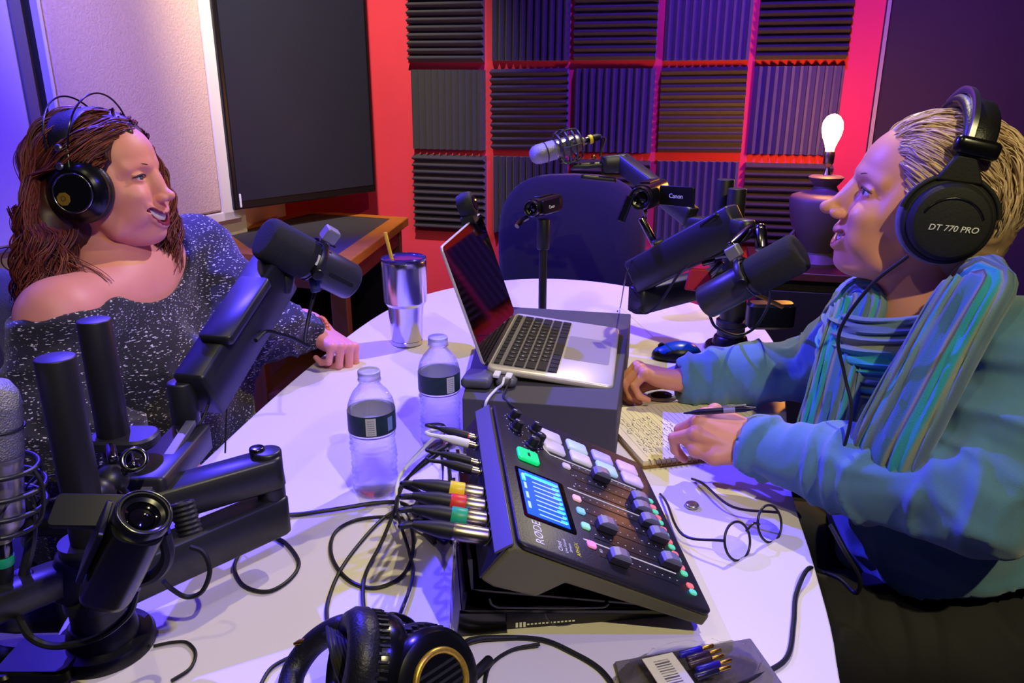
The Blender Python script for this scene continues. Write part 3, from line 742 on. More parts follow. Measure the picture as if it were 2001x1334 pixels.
# ---- the stand: sloped black metal tray on a wedge with a clear shelf behind it
Fd = (Mm @ Vector((0, -1, 0)) - Mm @ Vector((0, 0, 0))).normalized()
st = thing('mixer_stand', Vector((.1, .8, TZ)), 'black metal and clear acrylic stand under the mixing console', 'stand')
m_tray = mat('black_gloss_metal', srgb(14, 13, 18), .18, spec=.7)
hd = Vector((Fd.x, Fd.y, 0)).normalized(); sd_ = Vector((MR.x, MR.y, 0)).normalized()
q0 = PZ(893, 1250, TZ); q1 = PZ(1372, 1212, TZ); hd = (q1 - q0); LS = hd.length; hd.normalize(); sd_ = Vector((-hd.y, hd.x, 0))
def sp(a, b, z): return Vector((q0.x, q0.y, 0)) + hd * a + sd_ * b + Vector((0, 0, z))
def sheet(name, prof, b0, b1, m, th=.0035):
    mb = MB(); n = len(prof); P = [Vector((a, 0, z)) for a, z in prof]; out = []
    for i, p in enumerate(P):
        d = (P[min(i + 1, n - 1)] - P[max(i - 1, 0)]).normalized(); out.append(p + Vector((-d.z, 0, d.x)) * th)
    ring = P + out[::-1]; m_ = len(ring); vs = [sp(p.x, b0, p.z) for p in ring] + [sp(p.x, b1, p.z) for p in ring]
    fs = [(i, (i + 1) % m_, m_ + (i + 1) % m_, m_ + i) for i in range(m_)]
    for i in range(n - 1):
        fs.append((i, i + 1, m_ - 2 - i, m_ - 1 - i)); fs.append((m_ + m_ - 1 - i, m_ + m_ - 2 - i, m_ + i + 1, m_ + i))
    mb.add(vs, fs); return mb.build(name, m, st, smooth=False, bev=.0008)
z0 = TZ; SW = .26
sheet('tray', [(.014, z0 + .098), (.016, z0 + .062), (.028, z0 + .058), (LS - .01, z0 + .014), (LS - .004, z0 + .016), (LS - .002, z0 + .026)], .0, SW, m_tray)
sheet('lower_tray', [(.008, z0 + .056), (.006, z0 + .034), (.014, z0 + .031), (LS - .025, z0 + .008)], .004, SW, m_tray)
for b in (.004, SW - .01):
    mb = MB(); A1, B1, C1, D1 = sp(.0, b, z0 + .001), sp(.055, b, z0 + .001), sp(.052, b, z0 + .026), sp(.004, b, z0 + .030)
    vs = [A1, B1, C1, D1] + [p + sd_ * .006 for p in (A1, B1, C1, D1)]; mb.add(vs, [(3, 2, 1, 0), (4, 5, 6, 7), (0, 1, 5, 4), (1, 2, 6, 5), (2, 3, 7, 6), (3, 0, 4, 7)])
    mb.build('side_foot', m_tray, st, smooth=False)
mb = MB(); vs = []
for b in (.010, .014): vs += [sp(.055, b, z0 + .001), sp(LS - .02, b, z0 + .001), sp(LS - .02, b, z0 + .007), sp(.055, b, z0 + .026)]
mb.add(vs, [(3, 2, 1, 0), (4, 5, 6, 7), (0, 1, 5, 4), (1, 2, 6, 5), (2, 3, 7, 6), (3, 0, 4, 7)]); mb.build('side_plate', mat('inside_shade_black2', srgb(22, 18, 34), .4), st, smooth=False)
mb = MB(); mb.tube([sp(.035, -.002, z0 + .052), sp(.040, -.002, z0 + .042), sp(.06, -.002, z0 + .038), sp(.15, -.002, z0 + .030), sp(.165, -.002, z0 + .034)], .0018, 8); mb.build('wire_loop', MATS['black_gloss_metal'], st)
Mq = frame(sp(.062, .0095, z0 + .010), x=hd, z=-sd_)
mb = MB(Mq)
for k in range(16): mb.box((.004 + k * .0042, -.0045 + (k > 2) * 0, 0), (.0026, .0016 if k > 2 else .006, .0004))
mb.build('printed_marks', m_inkw, st, smooth=False)
mb = MB(Mq @ Matrix.Translation((.055, .010, 0))); mb.torus((0, 0, 0), .020, .0008, nu=40, a0=185, a1=300); mb.build('printed_ring', mat('grey_ring', srgb(70, 66, 92), .4), st)
def glass(name, col, ior=1.45, rough=.0): return mat(name, col, rough, trans=1, ior=ior)
m_acr = mat('clear_acrylic', (.96, .97, 1, 1), .02, trans=1, ior=1.2)
sheet('clear_shelf', [(-.006, z0 + .001), (.002, z0 + .118), (.004, z0 + .119)], .0, SW - .02, m_acr, .003)
# ---------------------------------------------------------------- bottles, tumbler
m_pet = mat('clear_plastic_bottle', (.97, .98, 1, 1), .03, trans=1, ior=1.14, alpha=.45)
m_water = mat('water', (.96, .97, 1, 1), .0, trans=1, ior=1.12, alpha=.6)
m_label = mat('bottle_label', srgb(30, 52, 58), .45, var=.6, vscale=45)
m_labelw = mat('label_pale', srgb(200, 200, 190), .5)
def bottle(base, label, rot):
    t = thing('water_bottle', base, label, 'bottle', 'water bottles on the table')
    M = Matrix.Translation(base) @ Matrix.Rotation(R(rot), 4, 'Z') @ Matrix.Diagonal((1.05, 1.05, .93, 1))
    prof = [(.022, .0), (.029, .003), (.0315, .010)]
    z = .012
    while z < .100:
        prof += [(.0318, z), (.0296, z + .004), (.0318, z + .0085)]; z += .0095
    prof += [(.0318, .104), (.0322, .108), (.0322, .142), (.0318, .146), (.0312, .150), (.029, .158), (.0235, .170), (.017, .178), (.0135, .184), (.0128, .187), (.0158, .188), (.0158, .190), (.0128, .191), (.0125, .197)]
    n = 40; mb = MB(M); vs = []; fs = []
    def rr(k, r, z_, a): return r * (1 + .022 * math.sin(3 * a + z_ * 130) * (1 if z_ < .102 else (.6 if z_ > .15 and z_ < .175 else 0)) + .012 * math.sin(7 * a - z_ * 90) * (z_ < .1))
    for k, (r, z_) in enumerate(prof):
        for i in range(n):
            a = 2 * math.pi * i / n; q = rr(k, r, z_, a); vs.append((q * math.cos(a), q * math.sin(a), z_))
    for k in range(len(prof) - 1):
        for i in range(n): j = (i + 1) % n; fs.append((k * n + i, k * n + j, (k + 1) * n + j, (k + 1) * n + i))
    fs.append(tuple(range(n))[::-1]); mb.add(vs, fs); o = mb.build('shell', m_pet, t, ang=180)
    so = o.modifiers.new('wall', 'SOLIDIFY'); so.thickness = .0006; so.offset = -1
    wl = .112; mb = MB(M); wp = [(r - .0012, z_ + (.001 if k == 0 else 0)) for k, (r, z_) in enumerate(prof) if z_ <= wl] + [(.0295, wl)]
    vs = []; fs = []
    for k, (r, z_) in enumerate(wp):
        for i in range(n):
            a = 2 * math.pi * i / n; q = rr(k, r, z_, a) ; vs.append((q * math.cos(a), q * math.sin(a), z_))
    m_ = len(wp)
    for k in range(m_ - 1):
        for i in range(n): j = (i + 1) % n; fs.append((k * n + i, k * n + j, (k + 1) * n + j, (k + 1) * n + i))
    fs.append(tuple(range(n))[::-1]); fs.append(tuple((m_ - 1) * n + i for i in range(n))); mb.add(vs, fs); mb.build('water', m_water, t, ang=180)
    mb = MB(M); mb.lathe([(.0323, .1095), (.0323, .1410)], n=48, cap=False); mb.build('label_backing', mat('label_back', srgb(214, 214, 224), .6), t, ang=180)
    mb = MB(M); mb.lathe([(.0326, .109), (.0326, .1415)], n=48, cap=False); lb_ = mb.build('label', m_label, t, ang=180)
    def patch(a0, a1, z0, z1, m, nm):
        mb = MB(M); vs = []; N = 8
        for k in range(N + 1):
            a = R(a0 + (a1 - a0) * k / N); vs += [(.0329 * math.cos(a), .0329 * math.sin(a), z0), (.0329 * math.cos(a), .0329 * math.sin(a), z1)]
        mb.add(vs, [(2 * k, 2 * k + 2, 2 * k + 3, 2 * k + 1) for k in range(N)]); mb.build(nm, m, lb_, ang=180)
    patch(-112, -88, .111, .1395, m_labelw, 'nutrition_panel'); patch(-58, -42, .114, .136, mat('label_sky', srgb(120, 150, 190), .5), 'picture_panel')
    for q in range(7): patch(-108 + 0 * q, -92, .1135 + q * .0035, .1142 + q * .0035, m_label, 'print_line')
    mb = MB(M); mb.lathe([(.0150, .190), (.0152, .2025), (.0140, .2040), (.0010, .2042)], n=40, cap=False); mb.build('cap', mat('clear_cap', srgb(226, 228, 244), .3, trans=.6), t, ang=40)
    return t
bt = bottle(PZ(735, 958), 'clear water bottle nearer the camera, left of the mixer cables', 18)
c2 = copy_tree(bt); c2.location = PZ(862, 868); c2.rotation_euler = (0, 0, R(30)); c2['label'] = 'clear water bottle standing behind the other one, beside the riser box'
tb = PZ(796, 671)
t = thing('tumbler', tb, 'tall stainless steel tumbler with clear lid and yellow straw', 'tumbler')
m_ss = mat('stainless', srgb(205, 203, 208), .20, 1)
M = Matrix.Translation(tb)
mb = MB(M); mb.lathe([(.030, .0), (.0355, .002), (.0362, .006), (.0362, .011), (.0355, .012), (.0362, .014), (.0385, .06), (.0405, .085), (.0425, .095), (.0485, .103), (.0492, .107), (.0508, .185), (.0512, .195), (.0500, .1985), (.046, .197)], n=64); mb.build('cup', m_ss, t, ang=25)
mb = MB(M); mb.lathe([(.046, .192), (.0505, .199), (.0512, .2045), (.0490, .2065), (.0470, .203), (.044, .2015), (.001, .2015)], n=56); mb.build('lid', mat('smoky_lid', srgb(60, 50, 110), .12, trans=.4), t, ang=50)
mb = MB(M); a_, b_ = Vector((-.020, -.004, .17)), Vector((-.038, -.004, .262)); mb.tube([a_, b_], .0042, 14, samples=2); mb.build('straw', mat('yellow_straw', srgb(232, 196, 60), .4), t)
# ---------------------------------------------------------------- notebook, pen, glasses, coin, mouse
nb = [PZ(1216, 797, TZ), PZ(1500, 784, TZ), PZ(1592, 876, TZ), PZ(1258, 916, TZ)]
nx = (nb[2] - nb[3]).normalized(); NB0 = nb[3]; Mn_ = frame((NB0.x, NB0.y, TZ), x=nx, z=(0, 0, 1))
nw = (nb[2] - nb[3]).length * .90; nh = ((nb[0] - nb[3]).length + (nb[1] - nb[2]).length) / 2 * .97
t = thing('notebook', NB0 + nx * nw / 2, 'open spiral notebook with ruled handwritten page under the writing hands', 'notebook')
mb = MB(Mn_); mb.rbox((nw / 2, nh / 2, .0022), (nw + .004, nh + .004, .002), .004); mb.build('cover', mat('brown_card', srgb(150, 112, 70), .7), t)
m_pap = mat('notebook_paper', srgb(238, 226, 196), .75)
mb = MB(Mn_); mb.rbox((nw / 2, nh / 2, .0075), (nw, nh - .006, .0085), .003); mb.build('pages', m_pap, t)
mb = MB(Mn_)
for k in range(26): mb.box((.012 + k * (nw - .02) / 26, nh / 2, .0119), (.0005, nh - .03, .0002))
mb.build('ruled_lines', mat('rule_blue', srgb(150, 140, 170), .7), t, smooth=False)
rs = random.Random(3); mb = MB(Mn_)
for k in range(16):
    x_ = .018 + k * (nw - .03) / 26; y_ = .03
    while y_ < nh - .04 - (.07 if k > 9 else 0) - rs.uniform(0, .05):
        L = rs.uniform(.008, .024); pts = [Vector((x_ + rs.uniform(-.0022, .0022), y_ + L * q / 6, .0122)) for q in range(7)]
        if rs.random() < .85: mb.tube(pts, .00035, 4, samples=12)
        y_ += L + rs.uniform(.003, .007)
mb.build('handwriting', mat('pen_ink', srgb(70, 62, 84), .6), t)
for k in range(30):
    mb = MB(Mn_); mb.torus((0, 0, 0), .0066, .0007, Matrix.Translation((.010 + k * (nw - .02) / 29, .002, .0068)) @ Matrix.Rotation(R(90), 4, 'Y'), nu=16, nv=6)
    mb.build('spiral_ring', mat('brass_wire', srgb(176, 150, 84), .3, 1), t)
# loose leaflet under the far sleeve
# pen
t = thing('pen', PD(1415, 797, 1.08), 'black click pen held over the notebook', 'pen')
pa, pb = PD(1352, 806, 1.115), PD(1478, 797, 1.085); d = (pb - pa).normalized()
mb = MB(frame(pa, z=d)); L = (pb - pa).length; mb.lathe([(.0009, -.012), (.0022, -.002), (.0042, .008), (.0045, .03), (.0045, L - .018), (.0040, L - .014), (.0032, L - .006), (.0022, L - .004), (.0020, L)], n=20); mb.build('barrel', mat('pen_black', srgb(30, 24, 52), .3), t, ang=40)
mb = MB(frame(pa, z=d)); mb.lathe([(.0047, L * .50), (.0047, L * .68)], n=20); mb.build('grey_band', mat('pen_grey', srgb(150, 144, 170), .4), t)
mb = MB(frame(pa, z=d, y=(0, 0, 1))); mb.box((0, .0065, L - .030), (.003, .0012, .034)); mb.box((0, .0050, L - .015), (.003, .004, .003)); mb.build('clip', m_steel_ if False else mat('steel_clip', srgb(170, 170, 180), .3, 1), t, bev=.0004)
# eyeglasses
g1 = PZ(1441, 1057, TZ + .020); g2 = PZ(1504, 1023, TZ + .020)
t = thing('eyeglasses', (g1 + g2) / 2 - Vector((0, 0, .02)), 'round dark framed eyeglasses resting open on the table', 'glasses')
gx = (g2 - g1); gx.z = 0; gx.normalize(); gup = Vector((0, 0, 1)); gn = Vector((-gx.y, gx.x, 0))
if gn.x > 0: gn = -gn                              # temples run to the left
gnt = (gn * .25 + gup).normalized(); 
Mg = frame((g1 + g2) / 2, x=gx, y=(gup + gn * .42).normalized())
m_gf = mat('tortoise_frame', srgb(42, 36, 38), .3)
sep = (g2 - g1).length / 2
for k in (-1, 1):
    mb = MB(Mg); mb.torus((k * sep, 0, 0), .0240, .0017, nu=44); rim = mb.build('rim', m_gf, t)
    mb = MB(Mg); mb.lathe([(.0230, -.0006), (.0230, .0006)], Matrix.Translation((k * sep, 0, 0)), n=40); mb.build('lens', mat('clear_lens', (1, 1, 1, 1), .0, trans=1, ior=1.1), rim)
mb = MB(Mg); mb.tube([(-sep + .020, .006, 0), (-.003, .011, .002), (.003, .011, .002), (sep - .020, .006, 0)], .0016, 8); mb.build('bridge', m_gf, t)
e1 = Mg @ Vector((-sep - .022, .008, 0)); e2 = Mg @ Vector((sep + .022, .008, 0))
f1 = PZ(1290, 965, TZ + .003); f2 = PZ(1352, 935, TZ + .004)
for e_, f_, mid in ((e1, f1, PZ(1335, 1045, TZ + .014)), (e2, f2, PZ(1432, 990, TZ + .018))):
    mb = MB(); mb.tube([e_, mid, f_ + (mid - f_) * .3 + Vector((0, 0, .004)), f_], .0019, 8); mb.build('temple', m_gf, t)
# silver coin-like case
o = MB(Matrix.Translation(PZ(1352, 991))); o.lathe([(.006, .0), (.0095, .0015), (.0100, .004), (.0085, .0062), (.004, .0072), (.001, .0073)], n=32); o = o.build('silver_token', mat('tarnished_silver', srgb(190, 184, 150), .3, .9), ang=60); tag(o, 'small round silver token lying between the mixer and the glasses', 'coin'); centre(o)
# mouse
c = PZ(1322, 700); t = thing('computer_mouse', c, 'blue and black computer mouse behind the far hand', 'mouse')
M = frame(c + Vector((0, 0, .0)), x=(1, -.12, 0), z=(0, 0, 1)) 
s = SDF((-.07, -.045, -.01), (.07, .045, .05), .0022); s.ell((0, 0, .006), (.055, .032, .030), k=.005); s.ell((.012, 0, .014), (.036, .027, .024), k=.01); s.cut((0, 0, .0012), (0, 0, -1)); V, Q = s.mesh(); cz_ = V[Q].mean(1)
mi = (np.abs(cz_[:, 1]) < .024) & (cz_[:, 2] > .018); np_obj('shell', V, Q, [mat('mouse_black', srgb(22, 22, 30), .35), mat('mouse_blue', srgb(10, 70, 150), .3)], t, mi=mi.astype(int), M=M)
mb = MB(M); mb.rod((-.034, -.004, .027), (-.034, .004, .027), .008, .001); mb.build('scroll_wheel', MATS['matte_black'], t)
# sunglasses-like case with clear strap beside the far hand
c = PZ(1292, 778); t = thing('accessory_case', c, 'small dark oval case with clear strap beside the far hand', 'case')
mb = MB(Matrix.Translation(c)); mb.ell((0, 0, .007), (.021, .012, .007)); mb.build('case', mat('maroon_gloss', srgb(44, 18, 22), .2), t)
mb = MB(Matrix.Translation(c)); mb.torus((0, 0, .004), .026, .0028, Matrix.Diagonal((1, .68, 1, 1)), nu=40); mb.build('rim', mat('pale_plastic', srgb(220, 214, 190), .3, trans=.3), t)
mb = MB(); mb.tube([PZ(1312, 776, TZ + .004), PZ(1330, 770, TZ + .006), PZ(1350, 778, TZ + .004), PZ(1362, 768, TZ + .004)], .0045, 8); mb.build('strap', MATS['pale_plastic'], t)
# paper sheets under the far arm
o = MB(); pp = [PZ(1380, 776, 0), PZ(1478, 774, 0), PZ(1482, 779, 0), PZ(1240, 790, 0)]
# ---------------------------------------------------------------- pad with a pack of parts, bottom edge
gp = [PZ(1200, 1300, TZ), PZ(1466, 1254, TZ), PZ(1530, 1345, TZ), PZ(1228, 1400, TZ)]
mb = MB(); mb.prism([(p.x, p.y) for p in gp[::-1]], TZ + .001, TZ + .006); o = mb.build('felt_pad', mat('grey_felt', srgb(112, 104, 100), .95, bump=.8, bscale=260, var=.2, vscale=90), smooth=False, bev=.002); tag(o, 'grey felt pad near the bottom edge of the table', 'pad'); centre(o)
PM = frame(PZ(1345, 1322, TZ + .008), x=(PZ(1420, 1303, TZ) - PZ(1270, 1338, TZ)).normalized(), z=(0, 0, 1))
t = thing('parts_bag', PZ(1345, 1322, TZ + .007), 'clear plastic bag of blue and gold plugs with a barcode card on the felt pad', 'bag')
s = SDF((-.10, -.06, -.01), (.10, .06, .03), .003); s.ell((0, 0, .008), (.078, .036, .010), k=.01); s.cut((0, 0, 0), (0, 0, -1)); V, Q = s.mesh(); N = vnormals(V, Q); V = V + N * (.004 * (ridge(V * 60, 2) - .3))[:, None]; V[:, 2] = np.maximum(V[:, 2], 0)
np_obj('film', V, Q, mat('bag_film', (1, 1, 1, 1), .08, trans=1, ior=1.03, alpha=.5), t, M=PM)
mb = MB(PM); mb.box((-.022, 0, .010), (.034, .050, .001)); bc = mb.build('barcode_card', mat('cream_card', srgb(236, 230, 196), .6), t)
mb = MB(PM)
for k, w_ in enumerate((1, 2, 1, 3, 1, 1, 2, 1, 2, 3, 1)): mb.box((-.022, -.017 + k * .0034, .0108), (.016, .0006 * w_, .0002))
mb.build('barcode', mat('grey_ink', srgb(90, 84, 90), .6), bc, smooth=False)
for k, (dx, dy, col) in enumerate(((.012, .016, (40, 30, 170)), (.016, .008, (60, 40, 60)), (.014, .0, (70, 50, 40)), (.018, -.008, (40, 30, 150)), (.012, -.016, (30, 30, 50)))):
    mb = MB(PM); mb.rod((dx - .014, dy, .0135), (dx + .012, dy + .002, .0135), .0036, .001, 14); pl_ = mb.build('plug_body', mat('plug_%d' % k, srgb(*col), .3), t)
    mb = MB(PM); mb.rod((dx + .012, dy + .002, .0135), (dx + .026, dy + .003, .0135), .0022, .0006, 12); mb.build('gold_tip', mat('gold_tip', srgb(216, 170, 60), .25, 1), pl_)
# ---------------------------------------------------------------- plugs and cables behind the mixer
m_rub = mat('black_rubber', srgb(22, 22, 26), .5)
colr = [('steel', (168, 160, 150)), ('green', (30, 170, 110)), ('red', (226, 52, 36)), ('yellow', (240, 216, 30))]
def T(z=0): return TZ + .003 + z
# plug positions along the rear panel; each cable swings out to the left and falls to the table
defs = [(.052, 0, [(850, 1010, .10), (842, 1030, .03), (870, 1062, .01), (895, 1048, .005)], 'black cable with a bare steel plug, nearest the camera'),
        (.084, 1, [(842, 985, .10), (825, 1010, .02), (845, 1040, .005), (870, 1055, .004)], 'black cable with a green banded plug'),
        (.113, 2, [(830, 975, .105), (818, 1000, .02), (822, 1030, .004), (850, 1060, .003)], 'black cable with a red banded plug'),
        (.142, 3, [(822, 965, .10), (812, 990, .02), (820, 1015, .004), (790, 985, .003), (740, 982, .002), (640, 997, .002), (560, 1006, .002), (480, 1000, .02)], 'black cable with a yellow banded plug running left across the table')]
for x_, ci, path, lab in defs:
    nm, c = colr[ci]
    t = thing('microphone_cable', PZ(path[1][0], path[1][1]), lab, 'cable', 'cables plugged into the mixer')
    P0 = Mr @ Vector((x_, 0, .001)); nrm = Vector((-.955, -.03, .20)).normalized()
    A_ = lambda d: P0 + nrm * d
    mb = MB(frame(P0, z=nrm)); L1 = .022 if ci else .038; mb.lathe([(.0088, 0), (.0094, .002), (.0094, L1 - .003), (.0088, L1)], n=26); mb.build('connector_shell', mat('nickel', srgb(186, 176, 160), .28, 1), t)
    e = L1
    if ci: mb = MB(frame(P0, z=nrm)); mb.lathe([(.0096, e), (.0100, e + .001), (.0100, e + .016), (.0094, e + .017)], n=26); mb.build('colour_ring', mat('ring_' + nm, srgb(*c), .4), t); e += .017
    mb = MB(frame(P0, z=nrm)); mb.lathe([(.0090, e), (.0088, e + .014), (.0058, e + .032), (.0038, e + .042)], n=24); mb.build('boot', m_rub, t, ang=50)
    S = A_(e + .040)
    mb = MB(); mb.tube([A_(e + .034), S, S + nrm * .014 + Vector((0, 0, -.004))] + [PZ(a, b, T(z)) for a, b, z in path], .0031, 8); mb.build('cord', m_rub, t)
jd = [(.198, [(880, 870, .12), (790, 940, .03), (770, 1000, .01), (745, 1060, .006), (712, 1130, .003), (712, 1215, .003)], 'black headphone cable arching from the mixer down to the near headphones', m_rub, .0024),
      (.220, [(862, 868, .12), (800, 930, .05), (776, 990, .02), (800, 1080, .004), (806, 1130, .003), (770, 1230, .003)], 'second thin black cable arching left of the mixer', m_rub, .0022),
      (.268, [(870, 838, .10), (830, 872, .06), (782, 930, .03), (778, 985, .01), (812, 1030, .004), (850, 1046, .004)], 'white cable arching out of the mixer back', mat('white_rubber', srgb(235, 235, 240), .5), .0028),
      (.292, [(868, 832, .08), (862, 870, .05), (866, 920, .01), (868, 985, .004)], 'black cable with a red tipped plug at the far end of the mixer back', m_rub, .0022)]
for x_, path, lab, m_, r_ in jd:
    t = thing('audio_cable', PZ(path[-2][0], path[-2][1]), lab, 'cable', 'cables plugged into the mixer')
    P0 = Mr @ Vector((x_, 0, .001)); nrm = Vector((-.94, .10, .22)).normalized()
    if 'red' in lab: mb = MB(frame(P0, z=nrm)); mb.lathe([(.0045, .008), (.0048, .010), (.0048, .015), (.0044, .017)], n=18); mb.build('red_tip', mat('ring_red', srgb(226, 52, 36), .4), t)
    mb = MB(frame(P0, z=nrm)); mb.lathe([(.0042, 0), (.0046, .002), (.0046, .010)], n=18); mb.build('plug', mat('nickel', srgb(186, 176, 160), .28, 1), t)
    mb = MB(frame(P0, z=nrm)); mb.lathe([(.0056, .010), (.0058, .030), (.0040, .042), (.0028, .048)], n=18); mb.build('boot', m_, t)
    S = P0 + nrm * .046
    mb = MB(); mb.tube([P0 + nrm * .04, S, S + nrm * .02] + [PZ(a, b, T(z)) for a, b, z in path], r_, 8); mb.build('cord', m_, t)
def cable(name, path, lab, r=.0024, m=m_rub, group=None):
    mb = MB(); mb.tube([p if isinstance(p, Vector) else PZ(p[0], p[1], T(p[2] if len(p) > 2 else 0)) for p in path], r, 8); o = mb.build(name, m); tag(o, lab, 'cable', group); return centre(o)
cable('loose_cable', [(640, 1225, .0), (640, 1180), (662, 1120), (700, 1065), (752, 1010, .002), (790, 1000, .006), (808, 1060, .004), (790, 1120), (735, 1148), (680, 1132), (648, 1085), (655, 1040), (700, 1015), (770, 1010, .003), (810, 1022, .003), (850, 1055, .002)], 'long black cable looping over itself left of the mixer')
cable('loose_cable', [(470, 1075, .0), (458, 1110), (478, 1145), (525, 1155), (568, 1130), (584, 1098), (560, 1062), (530, 1048), (500, 1052), (478, 1066, .002)], 'black cable in a closed loop right of the camcorder')
cable('loose_cable', [(900, 1260), (925, 1248), (980, 1245), (1060, 1250), (1120, 1275), (1170, 1305), (1205, 1345)], 'black cable curving along the bottom edge to the felt pad', .0027)
cable('loose_cable', [(880, 1345), (885, 1290, .0), (905, 1262, .003), (940, 1248, .003), (1010, 1246)], 'short black cable beside the stand foot at the bottom edge', .0025)
cable('loose_cable', [(945, 1345), (958, 1300), (1000, 1270), (1055, 1258, .003)], 'thin black cable with inline connector near the bottom edge', .002)
cable('loose_cable', [(505, 1345), (530, 1305), (575, 1280), (620, 1262)], 'thin black cable left of the near headphones', .002)
o = MB(); a_ = PZ(918, 1328, T(.003)); b_ = PZ(958, 1288, T(.003)); o.rod(a_, b_, .0058, .002); o = o.build('inline_connector', m_rub); tag(o, 'small black inline connector at the bottom edge right of the near headphones', 'connector'); centre(o)
# cable over the right table edge, up to the blonde woman's headphones
cable('headphone_cable', [(1430, 1345, .004), (1500, 1312), (1540, 1280), (1551, 1215), (1556, 1160), (1578, 1112, .006), PD(1600, 1115, .98), PD(1640, 1130, .97), PD(1672, 1158, .95), PD(1680, 1130, .93), PD(1650, 1075, .93), PD(1622, 1025, .95)], 'black headphone cable running over the right table edge into the lap', .0028)
cable('headphone_cable', [PD(1775, 500, .90), PD(1700, 560, .93), PD(1640, 650, .96), PD(1650, 730, .97), PD(1664, 800, .97), PD(1650, 870, .98), PD(1632, 895, 1.0)], 'thin black cable hanging from the headphones over the striped scarf', .0022)
# ================================================================ STANDS, MICROPHONES, CAMERAS
m_arm = mat('satin_black_metal', srgb(30, 30, 36), .42, spec=.7)
m_arm2 = mat('arm_black', srgb(30, 29, 33), .45)
m_blkp = MATS['satin_black_plastic']
def beam(name, a, b, w, h, root, m=None, up=(0, 0, 1), r=.45, bev=.003, over=0):
    a = Vector(a); b = Vector(b); M = frame((a + b) / 2, x=b - a, y=Vector(up).cross(b - a))
    mb = MB(M); mb.rbox((0, 0, 0), ((b - a).length + over, w, h), w * r, bev=bev); return mb.build(name, m or m_arm, root, ang=50)
def rodp(name, a, b, r, root, m=None, bev=.002): mb = MB(); mb.rod(a, b, r, bev); return mb.build(name, m or m_arm, root, ang=50)
def ballp(name, c, r, root, m=None): mb = MB(); mb.ell(tuple(c), r); return mb.build(name, m or m_arm, root)
def base_flange(root, b, r=.05, top=.84):
    M = Matrix.Translation(b); mb = MB(M); mb.lathe([(r, .001), (r, .010), (r * .94, .014), (r * .72, .016), (r * .66, .030), (r * .60, .034)], n=48); mb.build('base', m_blkp, root, ang=40)
    mb = MB(M); mb.lathe([(r * .55, .03), (r * .55, .055), (r * .62, .058), (r * .62, .070), (r * .5, .074), (r * .5, top - b.z)], n=40); mb.build('column', m_arm, root, ang=40)
V3 = Vector
# ---- left stand
B0 = PZ(207, 1262)
sl = thing('microphone_stand', B0, 'black articulated microphone stand clamped at the near left corner of the table', 'stand')
base_flange(sl, B0, .050, .87)
mb = MB(); mb.rbox((B0.x - .045, B0.y - .03, TZ + .009), (.075, .06, .016), .012, bev=.003); mb.rbox((B0.x - .072, B0.y - .04, TZ - .045), (.02, .05, .12), .008, bev=.003); mb.build('clamp', m_blkp, sl)
pa = V3((B0.x - .012, B0.y - .005, .87)); tA = PD(107, 697, .715)
rodp('pole', V3((tA.x, tA.y, .87)), tA, .0180, sl, m_arm2, .0015)
tB = PD(183, 624, .84); rodp('pole', V3((tB.x, tB.y, .925)), tB, .0176, sl, m_arm2, .0015)
mb = MB(); mb.rbox((tB.x + .012, tB.y, .920), (.075, .050, .014), .02, bev=.003); mb.rod((tB.x, tB.y, .885), (tB.x, tB.y, .915), .016); mb.build('clamp_plate', m_arm, sl)
for c, r in ((PD(218, 938, .80), .017), (PD(193, 962, .775), .015)): ballp('ball_joint', c, r, sl)
for a, b in ((PD(236, 958, .79), PD(262, 985, .78)), (PD(222, 900, .80), PD(215, 872, .82)), (PD(268, 905, .80), PD(240, 925, .80))): rodp('locking_screw', a, b, .0055, sl, mat('dark_chrome', srgb(110, 110, 116), .2, 1))
mb = MB(); mb.torus((0, 0, 0), .011, .003, frame(PD(262, 898, .80), z=(0.3, -.8, .6))); mb.build('locking_ring', MATS['dark_chrome'], sl)
J1 = PD(530, 955, .93)
rodp('hinge', J1 + V3((0, 0, -.058)), J1 + V3((0, 0, .052)), .0165, sl, bev=.003)
J0 = V3((B0.x, B0.y, J1.z - .034))
beam('arm', J0, J1 + V3((0, 0, -.034)), .038, .050, sl, over=.03, r=.3)
J2 = PD(292, 985, .86); beam('arm', J1 + V3((0, 0, .026)), J2, .042, .040, sl, over=.03, r=.3)
rodp('pivot_screw', J1 + V3((-.012, -.0, .046)), J1 + V3((-.012, 0, .056)), .009, sl, MATS['dark_chrome'])
rodp('hinge', J2 + V3((0, 0, -.045)), J2 + V3((0, 0, .024)), .017, sl)
J3 = PD(360, 792, .985); beam('arm', J2 + V3((0, 0, .02)), PD(372, 858, .975), .050, .034, sl, over=.02, r=.15)
mb = MB(); mb.box((0, 0, .0), (.16, .012, .008), frame((J2 + PD(372, 858, .975)) / 2 + V3((.006, -.019, .022)), x=PD(372, 858, .975) - J2, y=V3((0, 0, 1)).cross(PD(372, 858, .975) - J2))); mb.build('side_rail', mat('grey_rail', srgb(110, 108, 122), .4, .4), sl, bev=.001)
rodp('elbow', J3 + V3((0, 0, -.040)), J3 + V3((0, 0, .034)), .0175, sl, bev=.003)
J4 = PD(528, 548, 1.13); a_ = PD(405, 745, 1.0)
beam('arm', a_, J4, .046, .074, sl, over=.05, bev=.004, r=.15)
beam('arm_cover', PD(425, 712, 1.0) + V3((0, 0, .032)), PD(505, 590, 1.085) + V3((0, 0, .032)), .048, .014, sl, m_arm, over=.0, bev=.002, r=.15)
k1 = PD(566, 548, 1.15); beam('knuckle', PD(540, 545, 1.135), k1, .034, .040, sl, over=.01)
rodp('pivot_screw', k1 + V3((-.006, 0, .018)), k1 + V3((-.006, 0, .026)), .008, sl, MATS['dark_chrome'])
